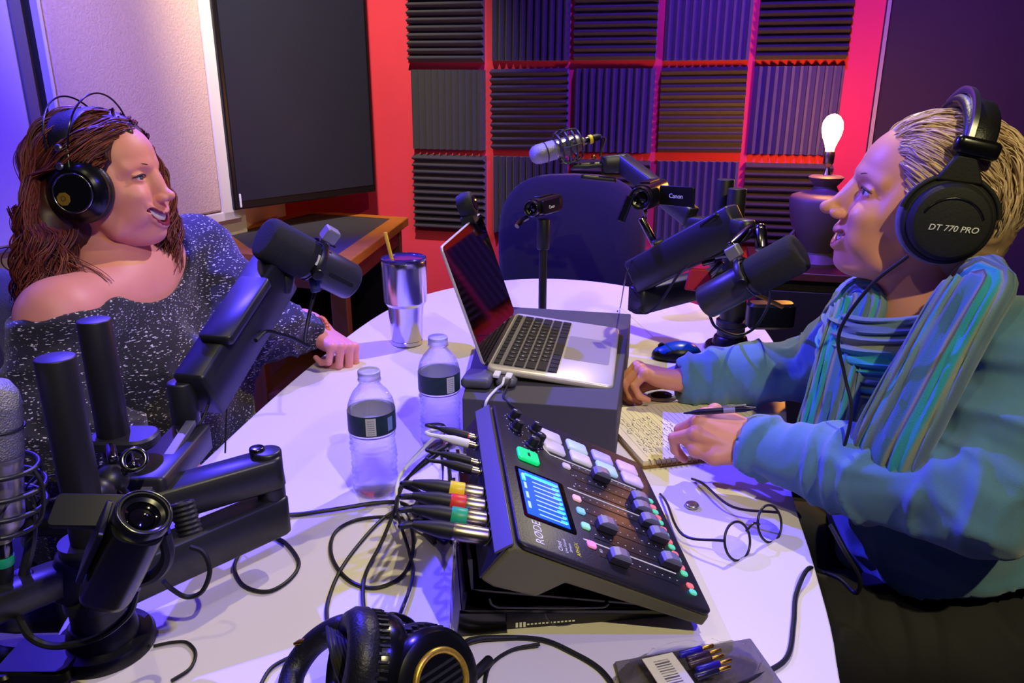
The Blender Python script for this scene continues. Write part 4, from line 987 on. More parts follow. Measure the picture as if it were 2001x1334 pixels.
# short outrigger to the left carrying the condenser microphone
o1 = PD(165, 1112, .80); beam('arm', V3((B0.x, B0.y, o1.z)), PD(120, 1122, .775), .046, .044, sl, over=.02)
beam('arm', PD(120, 1128, .775), PD(-40, 1190, .70), .034, .030, sl, over=.02)
rodp('pivot_screw', PD(44, 1128, .745), PD(44, 1119, .743), .010, sl, MATS['dark_chrome'])
for a in (.0,): pass
cab = lambda nm, pts, lab, r=.0026: tag(centre_(MB().tube(pts, r, 8).build(nm, m_rub)), lab, 'cable')
def centre_(o): return centre(o)
cab('stand_cable', [PD(268, 1150, .69), PD(250, 1200, .70), PD(190, 1245, .70), PD(110, 1262, .70), PD(60, 1245, .70), PD(35, 1205, .72)], 'black cable drooping under the near camcorder to the left edge', .0034)
cab('stand_cable', [PD(372, 1068, .80), PD(398, 1080, .80), PD(410, 1115, .80), PD(395, 1155, .80), PD(365, 1166, .80), PD(335, 1150, .79), PD(320, 1135, .78)], 'black cable loop hanging from the arm right of the near camcorder')
cab('stand_cable', [PZ(335, 1330, T()), PZ(372, 1305, T()), PZ(382, 1275, T()), PZ(365, 1255, T()), PZ(335, 1255, T()), PZ(300, 1262, T())], 'thin black cable loop on the table right of the near left stand base', .0018)
cab('stand_cable', [PD(618, 560, 1.16), PD(603, 620, 1.16), PD(596, 665, 1.15), PD(603, 676, 1.15), PD(575, 662, 1.13), PD(545, 652, 1.10), PD(520, 648, 1.08), PD(500, 665, 1.05)], 'black microphone cable hanging below the left dynamic microphone', .0030)
cab('stand_cable', [PD(413, 775, 1.0), PD(390, 830, .98), PD(360, 850, .96), PD(345, 840, .95), PD(370, 880, .95), PD(385, 905, .94)], 'thin cable tied around the elbow of the left stand', .0018)
cab('stand_cable', [PD(444, 770, 1.02), PD(442, 820, 1.02), PD(440, 885, 1.02)], 'thin straight cable hanging from the upper arm of the left stand', .0012)
# ---- dynamic microphones
m_foamw = mat('windscreen_foam', srgb(40, 40, 44), .95, bump=.8, bscale=900)
m_micb = mat('mic_body_grey', srgb(66, 66, 70), .38, .5)
m_chr = mat('dark_chrome', srgb(110, 110, 116), .2, 1)
def dyn_mic(front, rear, label, yoke_up, screw_side):
    ax = (front - rear); L = ax.length; ax.normalize(); t = thing('dynamic_microphone', (front + rear) / 2, label, 'microphone', 'dynamic microphones')
    M = frame(rear, z=ax, x=yoke_up)
    mb = MB(M); mb.lathe([(.001, 0), (.024, .0), (.0275, .0025), (.029, .006), (.0292, L * .46), (.0285, L * .47), (.0285, L * .50), (.0295, L * .505), (.0295, L * .535)], n=44); body = mb.build('body', m_micb, t, ang=35)
    mb = MB(M); mb.lathe([(.0300, L * .53), (.0318, L * .545), (.0322, L * .75), (.0322, L * .95), (.0300, L * .985), (.024, L * .998), (.001, L)], n=44); mb.build('windscreen', m_foamw, t, ang=60)
    mb = MB(M)
    mb.torus((0, 0, L * .485), .0292, .0012, nu=44); mb.build('ring', m_chr, body)
    mb = MB(M @ Matrix.Rotation(R(-60), 4, 'Z')); mb.rbox((0, 0, 0), (.016, .006, .0008), .001, frame((.0297, 0, L * .52), z=(1, 0, 0), x=(0, 1, 0))); mb.build('name_plate', m_inkw, body)
    mb = MB(M @ Matrix.Rotation(R(-80), 4, 'Z')); mb.rbox((0, 0, 0), (.006, .045, .002), .003, frame((.0288, 0, L * .22), z=(1, 0, 0), x=(0, 1, 0))); mb.build('slot', m_key, body)
    # yoke
    mb = MB(M @ frame((0, 0, L * .49), z=(0, 0, 1), x=(1, 0, 0))); mb.torus((0, 0, 0), .036, .0028, Matrix.Diagonal((1, 1, 2.2, 1)), nu=30, a0=-100, a1=100); mb.build('yoke', m_arm, t)
    for s_ in (-1, 1):
        mb = MB(M); mb.rod((0, s_ * .029, L * .49), (0, s_ * .044, L * .49), .0085, .0015, 20); mb.build('yoke_knob', m_blkp, t)
    mb = MB(M); mb.rod((.034, 0, L * .49), (.060, 0, L * .49), .0085, .0015); mb.build('mount_thread', MATS['steel_clip'], t)
    mb = MB(M); mb.rbox((.050, 0, L * .49), (.022, .020, .022), .004, bev=.002); mb.build('mount_block', mat('grey_block', srgb(150, 148, 156), .4, .5), t)
    return M, t, L
MlM, mlt, LL = dyn_mic(PD(514, 462, 1.09), PD(688, 552, 1.20), 'black dynamic microphone with foam windscreen in front of the auburn haired woman', V3((.25, -.2, .9)), 1)
mb = MB(); mb.rod(PD(612, 545, 1.14), PD(618, 570, 1.145), .0075, .0015); mb.build('cable_plug', mat('plug_blue_grey', srgb(80, 90, 140), .3, .6), mlt)
mb = MB(); mb.tube([PD(655, 482, 1.15), PD(640, 478, 1.14), PD(622, 498, 1.13), PD(618, 520, 1.14), PD(640, 530, 1.15)], .0018, 8); mb.build('yoke_cord', m_rub, mlt)
MrM, mrt, LR = dyn_mic(PD(1566, 490, 1.19), PD(1376, 592, 1.30), 'black dynamic microphone with foam windscreen in front of the blonde woman', V3((-.35, .2, .9)), 1)
# ---- right stand
B1 = PZ(1425, 682)
sr = thing('microphone_stand', B1, 'black articulated microphone stand on the far right side of the table', 'stand')
base_flange(sr, B1, .056, .86)
tA = PD(1418, 350, 1.70); tB = PD(1441, 368, 1.64)
for q in (tA, tB): rodp('pole', V3((q.x, q.y, .85)), q, .0195, sr, m_arm2, .0015)
mb = MB(); mb.rbox(((tA.x + tB.x) / 2, (tA.y + tB.y) / 2, .865), (.10, .09, .03), .03, bev=.003); mb.build('clamp_plate', m_arm, sr)
H_ = PD(1252, 552, 1.52)
rodp('hinge', H_ + V3((0, 0, -.062)), H_ + V3((0, 0, .052)), .0150, sr, bev=.003)
K_ = PD(1432, 440, 1.36)
beam('arm', V3((B1.x - .02, B1.y, H_.z - .034)), H_ + V3((0, 0, -.034)), .044, .052, sr, over=.03, r=.2)
beam('arm', H_ + V3((0.0, 0, .018)), K_, .044, .068, sr, over=.03, bev=.004, r=.15)
beam('arm_cover', H_ + V3((0.02, -.012, .045)), K_ + V3((-.02, -.0, .022)), .026, .012, sr, m_blkp)
k2 = PD(1466, 446, 1.30); beam('knuckle', K_, k2, .030, .026, sr)
tp = MrM @ V3((.060, 0, LR * .49)); rodp('mount_post', k2, tp, .0085, sr, m_chr)
rodp('mount_post', PD(1486, 448, 1.29), PD(1488, 488, 1.28), .0105, sr, m_chr); ballp('ball_joint', PD(1486, 446, 1.29), .009, sr, m_chr)
for a, b in ((PD(1372, 515, 1.42), PD(1398, 508, 1.41)), (PD(1385, 540, 1.42), PD(1412, 512, 1.40)), (PD(1392, 500, 1.44), PD(1424, 497, 1.43)), (PD(1360, 470, 1.5), PD(1368, 500, 1.5))): rodp('locking_screw', a, b, .006, sr, m_chr)
# third arm rising to the condenser microphone
h3 = PD(1346, 420, 1.78); rodp('hinge', h3 + V3((0, 0, -.03)), h3 + V3((0, 0, .022)), .014, sr, m_arm2)
beam('arm', V3((tA.x, tA.y, h3.z - .02)), h3 + V3((0, 0, -.018)), .032, .034, sr, over=.02)
e3 = PD(1216, 318, 1.93); beam('arm', h3, e3, .036, .044, sr, over=.02, r=.15)
beam('arm', e3 + V3((.01, 0, 0)), PD(1178, 322, 1.93), .034, .044, sr, over=.01); rodp('tilt_bar', PD(1180, 322, 1.93), PD(1118, 326, 1.93), .0085, sr, m_arm)
beam('arm', PD(1205, 352, 1.93), PD(1135, 345, 1.93), .02, .012, sr, m_arm2)
ballp('ball_joint', PD(1160, 307, 1.92), .006, sr, mat('brass', srgb(150, 110, 50), .35, 1))
# ---- condenser microphones in shock mounts
m_nick = mat('satin_nickel', srgb(176, 170, 176), .34, .8)
m_grille = mat('grille_mesh', srgb(150, 148, 156), .45, .7, bump=1, bscale=700)
def condenser(bot, top, r, label, ring_col, ribs=True):
    ax = top - bot; L = ax.length; t = thing('condenser_microphone', bot, label, 'microphone'); M = frame(bot, z=ax)
    mb = MB(M); mb.lathe([(r * .45, 0), (r * .5, L * .03), (r * .88, L * .10), (r * .95, L * .14), (r * .95, L * .50), (r, L * .52), (r, L * .55)], n=36); mb.build('body', m_nick, t, ang=40)
    mb = MB(M); pr = [(r * .97, L * .55)]
    for k in range(9): z = L * (.56 + .036 * k); pr += [(r * 1.03, z), (r * .98, z + L * .018)]
    pr += [(r * .9, L * .92), (r * .6, L * .98), (.001, L)]
    mb.lathe(pr, n=36); mb.build('grille', m_grille, t, ang=60)
    mb = MB(M); mb.torus((0, 0, L * .72), r * 1.04, r * .06, nu=36); mb.build('grille_band', m_arm, t)
    sm = thing('shock_mount', bot, 'black wire shock mount cradling ' + ('the silver condenser microphone at the left edge' if 'edge' in label else 'the silver condenser microphone above the empty chair'), 'shock mount')
    for z, rr_ in ((L * .12, 1.5), (L * .24, 1.75), (L * .36, 1.75), (L * .48, 1.5)):
        mb = MB(M); mb.torus((0, 0, z), r * rr_, r * .11, nu=40); mb.build('ring', m_arm, sm)
    for k in range(6):
        a = R(60 * k); p = [(r * 1.5, L * .12), (r * 1.85, L * .22), (r * 1.85, L * .38), (r * 1.5, L * .48)]
        mb = MB(M); mb.tube([V3((q * math.cos(a), q * math.sin(a), z)) for q, z in p], r * .1, 6); mb.build('strut', m_arm, sm)
        mb = MB(M); mb.tube([V3((r * 1.6 * math.cos(a), r * 1.6 * math.sin(a), L * .22)), V3((r * .95 * math.cos(a + .5), r * .95 * math.sin(a + .5), L * .3)), V3((r * 1.6 * math.cos(a + 1), r * 1.6 * math.sin(a + 1), L * .36))], r * .05, 5); mb.build('elastic', m_rub, sm)
    pl = thing('cable_plug', bot, ('green' if ring_col[1] > ring_col[0] else 'yellow') + ' banded plug on the foot of the condenser microphone', 'connector')
    mb = MB(M); mb.rod((0, 0, -L * .10), (0, 0, .002), r * .42, .001); mb.build('shell', m_chr, pl)
    mb = MB(M); mb.rod((0, 0, -L * .16), (0, 0, -L * .10), r * .48, .001); mb.build('colour_ring', mat('band_%d' % ring_col[0], srgb(*ring_col), .4), pl)
    mb = MB(M); mb.lathe([(r * .44, -L * .16), (r * .40, -L * .26), (r * .2, -L * .34)][::-1], n=20); mb.build('boot', m_rub, pl)
    return M, sm, L
cl = condenser(PD(2, 1055, .715), PD(-14, 740, .715 - .04), .0215, 'silver condenser microphone at the left edge beside the tall poles', (30, 160, 110))
mb = MB(); mb.tube([PD(60, 950, .74), PD(78, 935, .76), PD(112, 930, .78), PD(124, 958, .78), PD(104, 975, .77), PD(75, 972, .75)], .0012, 6); mb.build('elastic_loop', m_rub, cl[1])
mb = MB(); mb.rbox((0, 0, 0), (.012, .006, .03), .003, Matrix.Translation(PD(58, 978, .735)), bev=.001); mb.tube([PD(44, 1130, .745), PD(60, 1060, .74), PD(62, 1000, .735)], .005, 8); mb.build('bracket', m_arm, cl[1])
cr_ = condenser(PD(1140, 276, 1.93), PD(1036, 306, 1.90), .024, 'silver condenser microphone in a shock mount above the empty chair', (240, 216, 30))
mb = MB(); mb.tube([PD(1108, 322, 1.93), PD(1100, 315, 1.93), PD(1092, 305, 1.93)], .005, 8); mb.build('bracket', m_arm, cr_[1])
mb = MB(); mb.tube([PD(1175, 268, 1.93), PD(1182, 272, 1.94), PD(1176, 290, 1.94), PD(1172, 305, 1.94)], .003, 8); o = mb.build('mount_cable', m_rub); tag(o, 'short black cable behind the yellow banded plug', 'cable'); centre(o)
# ---- camcorders
m_cam = mat('camcorder_black', srgb(20, 20, 24), .28, spec=.6)
m_lens = mat('lens_glass', srgb(8, 8, 14), .06, spec=.9)
def camcorder(lens, back, up, s, label, lcd=1, name=True, lcdang=0):
    ax = (lens - back); L = ax.length; t = thing('camcorder', back, label, 'camera', 'camcorders around the table')
    M = frame(back, z=ax, y=up)                      # z toward the lens, y up
    mb = MB(M @ frame((0, 0, 0), x=(0, 0, 1), z=(0, 1, 0)))
    pts = []
    vs = []; fs = []; N = 28; secs = [(0, .80, 0), (.03, .95, 0), (.10, 1.0, 0), (.55, 1.0, 0), (.80, .96, 0), (.90, .92, 0)]
    mb = MB(M)
    for zf, k, _ in secs:
        for i in range(N):
            a = 2 * math.pi * i / N; c, s_ = math.cos(a), math.sin(a); e = .62
            vs.append((s * k * math.copysign(abs(c) ** e, c), s * 1.15 * k * math.copysign(abs(s_) ** e, s_), L * zf))
    for q in range(len(secs) - 1):
        for i in range(N): j = (i + 1) % N; fs.append((q * N + i, q * N + j, (q + 1) * N + j, (q + 1) * N + i))
    fs += [tuple(range(N))[::-1], tuple((len(secs) - 1) * N + i for i in range(N))]
    mb.add(vs, fs); b = mb.build('body', m_cam, t, ang=50)
    mb = MB(M); mb.lathe([(s * .92, L * .86), (s * 1.0, L * .90), (s * 1.02, L * .97), (s * .98, L), (s * .82, L), (s * .76, L * .97), (s * .62, L * .955)], n=40, cap=False); lb_ = mb.build('lens_barrel', m_cam, t, ang=35)
    mb = MB(M); mb.torus((0, 0, L * 1.0), s * .93, s * .035, nu=40); mb.build('front_ring', m_chr, lb_)
    mb = MB(M); mb.lathe([(s * .74, L * .95), (s * .60, L * .93), (s * .48, L * .92)], n=32, cap=False); mb.lathe([(s * .50, L * .90), (s * .42, L * .935), (s * .2, L * .95), (.0004, L * .955)], n=30); mb.build('lens', m_lens, lb_)
    # grip strap on one side, screen on the other
    mb = MB(M); mb.tube([V3((-lcd * s * .9, s * .2, L * .08)), V3((-lcd * s * 1.45, 0, L * .3)), V3((-lcd * s * 1.5, 0, L * .55)), V3((-lcd * s * .95, s * .1, L * .8))], s * .26, 8, rf=lambda f: 1); mb.build('hand_strap', m_rub, t)
    ML = M @ Matrix.Translation((lcd * s * 1.02, 0, L * .55)) @ Matrix.Rotation(R(lcdang), 4, 'Y')
    mb = MB(ML)
    mb.rbox((0, 0, 0), (L * .62, s * 1.7, s * .22), s * .2, frame((lcd * s * .12, 0, 0) if not lcdang else (lcd * L * .31, 0, 0), z=(1, 0, 0) if not lcdang else (0, 0, 1), x=(0, 0, 1) if not lcdang else (1, 0, 0)), bev=s * .04); sc_ = mb.build('flip_screen', m_cam, t)
    mb = MB(M); mb.rbox((0, s * 1.18, L * .5), (s * .9, s * .1, L * .5), s * .02, bev=s * .02); mb.build('top_plate', m_cam, t)
    if name:
        fz = V3((1, 0, 0)) * lcd
        if lcdang: TM = ML @ Matrix.Translation((lcd * L * .31, 0, s * .13))
        else: TM = M @ frame((lcd * s * 1.27, -s * .1, L * .55), z=(lcd, 0, 0), y=(0, 1, 0))
        text('Canon', s * .55, TM, m_inkw, 'lettering', sc_)
    return M, t, L
# far left camcorder on its own slim stand
c1 = camcorder(PD(1037, 408, 1.70), PD(1088, 394, 1.80), (0, .1, 1), .0185, 'small black camcorder on a slim pole stand behind the laptop', lcd=1)
mp = (PD(1062, 432, 1.75)); tz = TZ
ps = thing('camera_pole', V3((mp.x, mp.y, TZ)), 'slim black telescopic pole stand under the camcorder behind the laptop', 'stand')
rodp('lower_pole', V3((mp.x, mp.y, TZ + .01)), V3((mp.x, mp.y, 1.0)), .0095, ps, m_arm2); rodp('collar', V3((mp.x, mp.y, .955)), V3((mp.x, mp.y, 1.025)), .0145, ps, m_arm2, .003); rodp('upper_pole', V3((mp.x, mp.y, 1.0)), mp + V3((0, 0, -.004)), .0080, ps, m_arm2)
mb = MB(Matrix.Translation((mp.x, mp.y, TZ + .001))); mb.lathe([(.055, 0), (.055, .006), (.05, .010), (.012, .014), (.010, .02)], n=36); mb.build('foot', m_arm2, ps)
mb = MB(); mb.tube([PD(1030, 425, 1.72), PD(1018, 432, 1.71), PD(1010, 442, 1.70)], .006, 8); mb.build('mic_clip', MATS['steel_clip'], c1[1]) if False else mb.build('folded_mount', m_chr, c1[1])
# far right camcorder on the arm
c2_ = camcorder(PD(1250, 388, 1.47), PD(1288, 372, 1.58), (0, .1, 1), .0225, 'black camcorder with open side screen above the right microphone stand', lcd=1, lcdang=-22)
rodp('camera_post', PD(1252, 425, 1.52), PD(1284, 484, 1.53), .0075, sr, m_chr); rodp('clamp_knob', PD(1276, 478, 1.50), PD(1296, 470, 1.50), .008, sr, m_arm)
mb = MB(); mb.rbox((0, 0, 0), (.016, .006, .05), .004, frame(PD(1222, 408, 1.46), z=(.35, 0, 1), x=(1, 0, 0)), bev=.001); mb.build('side_door', m_chr, c2_[1])
# near camcorder
c3 = camcorder(PD(283, 1000, .60), PD(208, 1150, .655), V3((-.2, .9, .3)), .0215, 'large black camcorder in the left foreground pointing upward', lcd=-1, name=False)
mb = MB(); a_, b_ = PD(225, 985, .625), PD(125, 1012, .64); d_ = (b_ - a_)
mb = MB(frame((a_ + b_) / 2, x=d_, z=V3((.1, -.5, .8)))); mb.rbox((0, 0, 0), (d_.length * 1.05, .030, .006), .005, bev=.001); mb.build('flip_out_screen', m_cam, c3[1])
mb = MB()
for k in range(7): mb.torus((0, 0, 0), .008, .0022, frame(PD(356 + k * 2.5, 985 + k * 9, .635), z=PD(372, 1050, .635) - PD(356, 985, .635)), nu=18, nv=6)
mb.build('ribbed_grip', m_rub, c3[1])
rodp('camera_post', PD(215, 1160, .68), V3((B0.x + .01, B0.y + .01, .86)), .010, sl, m_arm)
# red microphone flag on the right stand
mb = MB(); f0 = PD(1366, 548, 1.42); mb.prism([(-.026, -.018), (.018, -.022), (.028, -.004), (.012, .022), (-.018, .022)], -.006, .006, frame(f0, z=V3((-.2, -1, .15)), y=(0, 0, 1)))
o = mb.build('red_tag', mat('crimson_plastic', srgb(170, 20, 60), .45), bev=.003); tag(o, 'crimson block hanging under the right boom arm', 'tag'); centre(o)
cab('stand_cable', [PD(1248, 600, 1.5), PD(1262, 612, 1.5), PD(1290, 590, 1.48), PD(1340, 520, 1.42), PD(1400, 500, 1.38), PD(1450, 470, 1.33)], 'black cable under the right boom arm', .0024)
cab('stand_cable', [PD(1385, 612, 1.32), PD(1400, 640, 1.35), PD(1440, 655, 1.42), PD(1475, 640, 1.42), PD(1500, 600, 1.36), PD(1505, 570, 1.30), PD(1498, 545, 1.27)], 'pale looping microphone cable under the right dynamic microphone', .0026)
cab('stand_cable', [PD(1236, 505, 1.5), PD(1222, 545, 1.5), PZ(1212, 600, T()), PZ(1206, 608, T())], 'thin black drawstring hanging left of the right boom hinge', .0014)
# a small recorder on the stand's right
mb = MB(); c_ = PD(1505, 615, 1.62); mb.rbox((0, 0, 0), (.10, .045, .055), .018, Matrix.Translation(c_), bev=.006); o = mb.build('power_brick', m_blkp, sr)
mb = MB(); mb.tube([PD(1470, 572, 1.5), PD(1500, 585, 1.5), PD(1530, 600, 1.5)], .004, 8); mb.build('brass_bar', MATS['brass'], sr)
# ---- chairs
m_chair = mat('navy_chair_fabric', srgb(26, 26, 40), .9, bump=.4, bscale=400, sheen=.2)
def chair(c, face, label, bw=.50, btop=1.0, bbot=.50, arms=False):
    t = thing('office_chair', (c.x, c.y, 0), label, 'chair'); M = frame((c.x, c.y, 0), x=face, z=(0, 0, 1))     # faces +x
    h = btop - bbot; N = 40; poly = []
    for i in range(N):
        a = 2 * math.pi * i / N; q, s_ = math.cos(a), math.sin(a); poly.append((bw / 2 * math.copysign(abs(q) ** .62, q), h / 2 * math.copysign(abs(s_) ** .62, s_)))
    mb = MB(M @ frame((-.23, 0, (btop + bbot) / 2), z=(1, 0, -.1), y=(.1, 0, 1)))
    lv = [(-.035, .90), (-.025, 1.0), (.015, 1.0), (.032, .92), (.036, .7)]; vs = []; fs = []
    for z, k in lv:
        for x_, y_ in poly: vs.append((x_ * k, y_ * k, z - .35 * (1 - (x_ / (bw / 2)) ** 2) * .1))
    for l in range(len(lv) - 1):
        for i in range(N): j = (i + 1) % N; fs.append((l * N + i, l * N + j, (l + 1) * N + j, (l + 1) * N + i))
    fs += [tuple(range(N))[::-1], tuple((len(lv) - 1) * N + i for i in range(N))]
    mb.add(vs, fs); mb.build('backrest', m_chair, t, ang=70)
    mb = MB(M); mb.rbox((.02, 0, .415), (.48, .49, .075), .12, bev=.025); mb.build('seat', m_chair, t, ang=60)
    mb = MB(M); mb.tube([V3((-.05, 0, .37)), V3((-.24, 0, .36)), V3((-.29, 0, .45)), V3((-.275, 0, .62))], .02, 8); mb.build('back_bracket', m_arm2, t)
    mb = MB(M); mb.rod((0, 0, .08), (0, 0, .38), .027); mb.build('gas_lift', m_arm2, t)
    for k in range(5):
        a = R(72 * k + 20); mb = MB(M); mb.tube([V3((0, 0, .10)), V3((.15 * math.cos(a), .15 * math.sin(a), .095)), V3((.28 * math.cos(a), .28 * math.sin(a), .07))], .02, 8); lg_ = mb.build('leg', m_arm2, t)
        mb = MB(M); mb.cyl((.28 * math.cos(a) - .012, .28 * math.sin(a), .03), (.28 * math.cos(a) + .012, .28 * math.sin(a), .03), .029); mb.build('caster', m_arm2, lg_)
    if arms:
        for s_ in (-1, 1):
            mb = MB(M); mb.rbox((.0, s_ * .30, .655), (.26, .065, .035), .03, bev=.01); ar = mb.build('armrest', m_blkp, t, ang=60)
            mb = MB(M); mb.tube([V3((-.10, s_ * .30, .645)), V3((-.13, s_ * .31, .56)), V3((-.10, s_ * .31, .42)), V3((0, s_ * .27, .37)), V3((.06, s_ * .2, .365))], .017, 10); mb.build('arm_tube', m_arm2, ar)
    return t
cc1 = PD(1098, 450, 2.60); chair(V3((cc1.x, cc1.y - .22, 0)), V3((-.15, -1, 0)), 'empty navy office chair at the far end of the table', .50, 1.035, .52)
chair(V3((-.80, 1.37, 0)), V3((1, .05, 0)), 'black office chair with armrests under the auburn haired woman', .50, .98, .50, True)
chair(V3((.74, 1.0, 0)), V3((-1, 0, 0)), 'black office chair under the blonde woman', .50, .86, .50)
# ================================================================ PEOPLE
m_white_eye = mat('eye_white', srgb(225, 215, 210), .25)
m_iris = mat('iris', srgb(60, 70, 80), .2)
m_teeth = mat('teeth', srgb(240, 232, 220), .25)
def head_field(h=.0018, open_=1.0, eye=.0040, sm=0.0, nose=1.0, heavy=0.0, rec=0.0):
    """face toward +X, left +Y, up +Z; origin at eye level between the ears"""
    s = SDF((-.135, -.115, -.23), (.145, .115, .13), h)
    nose0 = .007 * (1 - nose)
    s.ell((-.008, 0, .028), (.091, .072, .078), k=.02)
    s.ell((.032, 0, .028), (.063, .062, .068), k=.02)
    s.ell((.030, 0, -.035), (.060, .056 + heavy * .5, .066), k=.02)
    for y in (-1, 1):
        s.cap((-.004, y * .052, -.040), (.034, y * .043, -.082), .016 + heavy, .014 + heavy * .6, .020)
        s.cap((.034, y * .043, -.082), (.068 - rec, y * .014, -.099), .014 + heavy * .5, .011, .018)
        s.ell((.062, y * .037, -.034), (.030, .024, .022), k=.016)      # cheek lifted by the smile
        s.ell((.058, y * .036, -.062), (.028, .020, .024), k=.016)
        s.cap((.088, y * .010, .018), (.068, y * .046, .014), .0085, .008, .012)   # brow
        s.ell((.020, y * .060, -.01), (.036, .012, .030), k=.02)
    s.ell((.081 - rec * .55, 0, -.066), (.021, .028, .026), k=.014)                # muzzle
    s.ell((.0775 - rec, 0, -.098), (.0165, .017, .0145), k=.013)               # chin
    s.ell((.040 - rec * .5, 0, -.100), (.042, .034, .015 + heavy), k=.02)
    for y in (-1, 1): s.ell((.093, y * .0325, .000), (.0130, .0150, .0105), k=.010, op='s')   # sockets
    s.cap((.0855, 0, .009), (.111 - nose0, 0, -.030), .0066, .0078, .010)   # bridge
    s.ell((.1165 - nose0, 0, -.0365), (.0110, .0095 + nose0 * .2, .0088), k=.007)
    s.ell((.0935, 0, -.018), (.0115, .0150, .026), k=.010)
    for y in (-1, 1):
        s.ell((.1030, y * .0120, -.0405), (.0105, .0062, .0070), k=.005)
        s.ell((.1070, y * .0058, -.0482), (.0055, .0032, .0035), k=.003, op='s')
    # eyelids: a ball with an almond opening
    for y in (-1, 1):
        c = np.array((.0735, y * .0315, -.001))
        s.ell(c, .0142, k=.004)
        s.ell(c + (.0125, 0, -.0008), (.010, .0135, eye), k=.0018, op='s')
        s.cap(c + (.0118, -y * .012, .0065), c + (.0055, y * .0145, .0035), .0022, .0018, .003)
    cx, cy, cz = .0780, .0270 + .0085 * sm, -.0610 + .0085 * sm      # mouth corner
    def surf_x(y, z):
        j = int(round((y - s.lo[1]) / h)); k = int(round((z - s.lo[2]) / h)); col = np.nonzero(s.F[:, j, k] < 0)[0]; i_ = col[-1]
        f0, f1 = float(s.F[i_, j, k]), float(s.F[i_ + 1, j, k]); return s.lo[0] + h * (i_ + f0 / (f0 - f1))
    up = []; lo = []; cav = []
    for i in range(11):
        q = -1 + .2 * i; w2 = q * q
        y = cy * q; zc = -.0700 - .0022 * open_ - .0025 * (sm > 1); z = zc + (cz - zc) * w2; x = surf_x(y, z) - .0006
        rd_ = (.0022 + .0040 * open_) * max(0, 1 - w2) ** .5
        up.append((x + .0008, y, z + rd_ + .0030 * (1 - w2 * .6) - (.0006 if abs(q) < .1 else 0))); lo.append((x - .0034 * (1 - w2), y, z - rd_ - .0036 * (1 - w2 * .6))); cav.append((x, y, z, rd_))
    tp = [.0016 + .0028 * max(0, 1 - abs(-1 + .2 * i)) ** .7 for i in range(11)]
    s.chain([(p[0] - .0012, p[1], p[2] + .001) for p in up], [r_ * .8 for r_ in tp], .006); s.chain([(p[0] - .0012, p[1], p[2] - .001) for p in lo], [r_ * .9 for r_ in tp], .006); s.cav = cav
    for x, y, z, rd_ in cav:
        if rd_ > .0008: s.ell((x - .006, y * .95, z), (.0165, .0100, rd_), k=.0010, op='s')
    # ears
    for y in (-1, 1):
        s.ell((-.006, y * .074, -.012), (.016, .008, .029), rot=(0, -12, 0), k=.008)
    # neck
    s.chain([(-.028, 0, -.06), (-.036, 0, -.12), (-.044, 0, -.24)], [.050, .048 + heavy, .056 + heavy], .025)
    return s, up, lo
def seg_dist(V, pts):
    best = np.full(len(V), 9.)
    for a, b in zip(pts[:-1], pts[1:]):
        a = np.array(a); ba = np.array(b) - a; t = np.clip(((V - a) @ ba) / (ba @ ba), 0, 1)[:, None]
        best = np.minimum(best, np.linalg.norm(V - a - ba * t, axis=1))
    return best
TS = [1.0]
def add_face_parts(M, person, brow_m, lash_m, iris=m_iris, open_=1.0):
    for y in (-1, 1):
        mb = MB(M); mb.ell((.0735, y * .0315, -.001), .0126); e = mb.build('eye', m_white_eye, person)
        mb = MB(M @ frame((.0735, y * .0315, -.001), z=(1, 0, 0))); mb.lathe([(.0001, .0129), (.0035, .0128), (.0058, .0116), (.006, .0105)], n=20, cap=False); mb.build('iris', iris, e)
        # brow
        n = 13; mb = MB(M)
        mb.tube([(.0940, y * .011, .0145), (.0922, y * .022, .0192), (.0842, y * .036, .0212), (.0705, y * .050,   .0150)], .0028, 12, samples=40, rf=lambda t: max(.12, (1 - t) ** .6 * min(1, .5 + 4 * t)))
        mb.build('eyebrow', brow_m, person)
        mb = MB(M); mb.tube([(.0872, y * .0195, .0000), (.0886, y * .0315, .0036), (.0835, y * .0440, .0008), (.0775, y * .0500, -.0012)], .0013, 8, samples=40, rf=lambda t: .3 + .9 * math.sin(math.pi * min(1, t * .9 + .08))); mb.build('eyelashes', lash_m, person)
    cav = [c for c in head_mesh.cav if abs(c[1]) < abs(head_mesh.cav[0][1]) * .93]; mb = MB(M); vs = []; N = 40
    ys = [cav[0][1] + (cav[-1][1] - cav[0][1]) * k / N for k in range(N + 1)]
    for y in ys:
        x, z, r_ = (float(np.interp(y, [c[1] for c in cav], [c[i] for c in cav])) for i in (0, 2, 3)); g = abs(math.sin((y + .0001) * 370))
        x -= .0048 + .0010 * (1 - min(1, g * 3)); vs += [(x - .001, y, z + r_ + .002), (x, y, z + r_ * .3), (x, y, z + r_ * .2 - min(.0062, r_ * .9) * .75), (x - .003, y, z + r_ * .2 - min(.0062, r_ * .9) * .85)]
    mb.add(vs, [(4 * k + j, 4 * k + 4 + j, 4 * k + 5 + j, 4 * k + 1 + j) for k in range(N) for j in range(3)]); mb.build('teeth', m_teeth, person, ang=80)
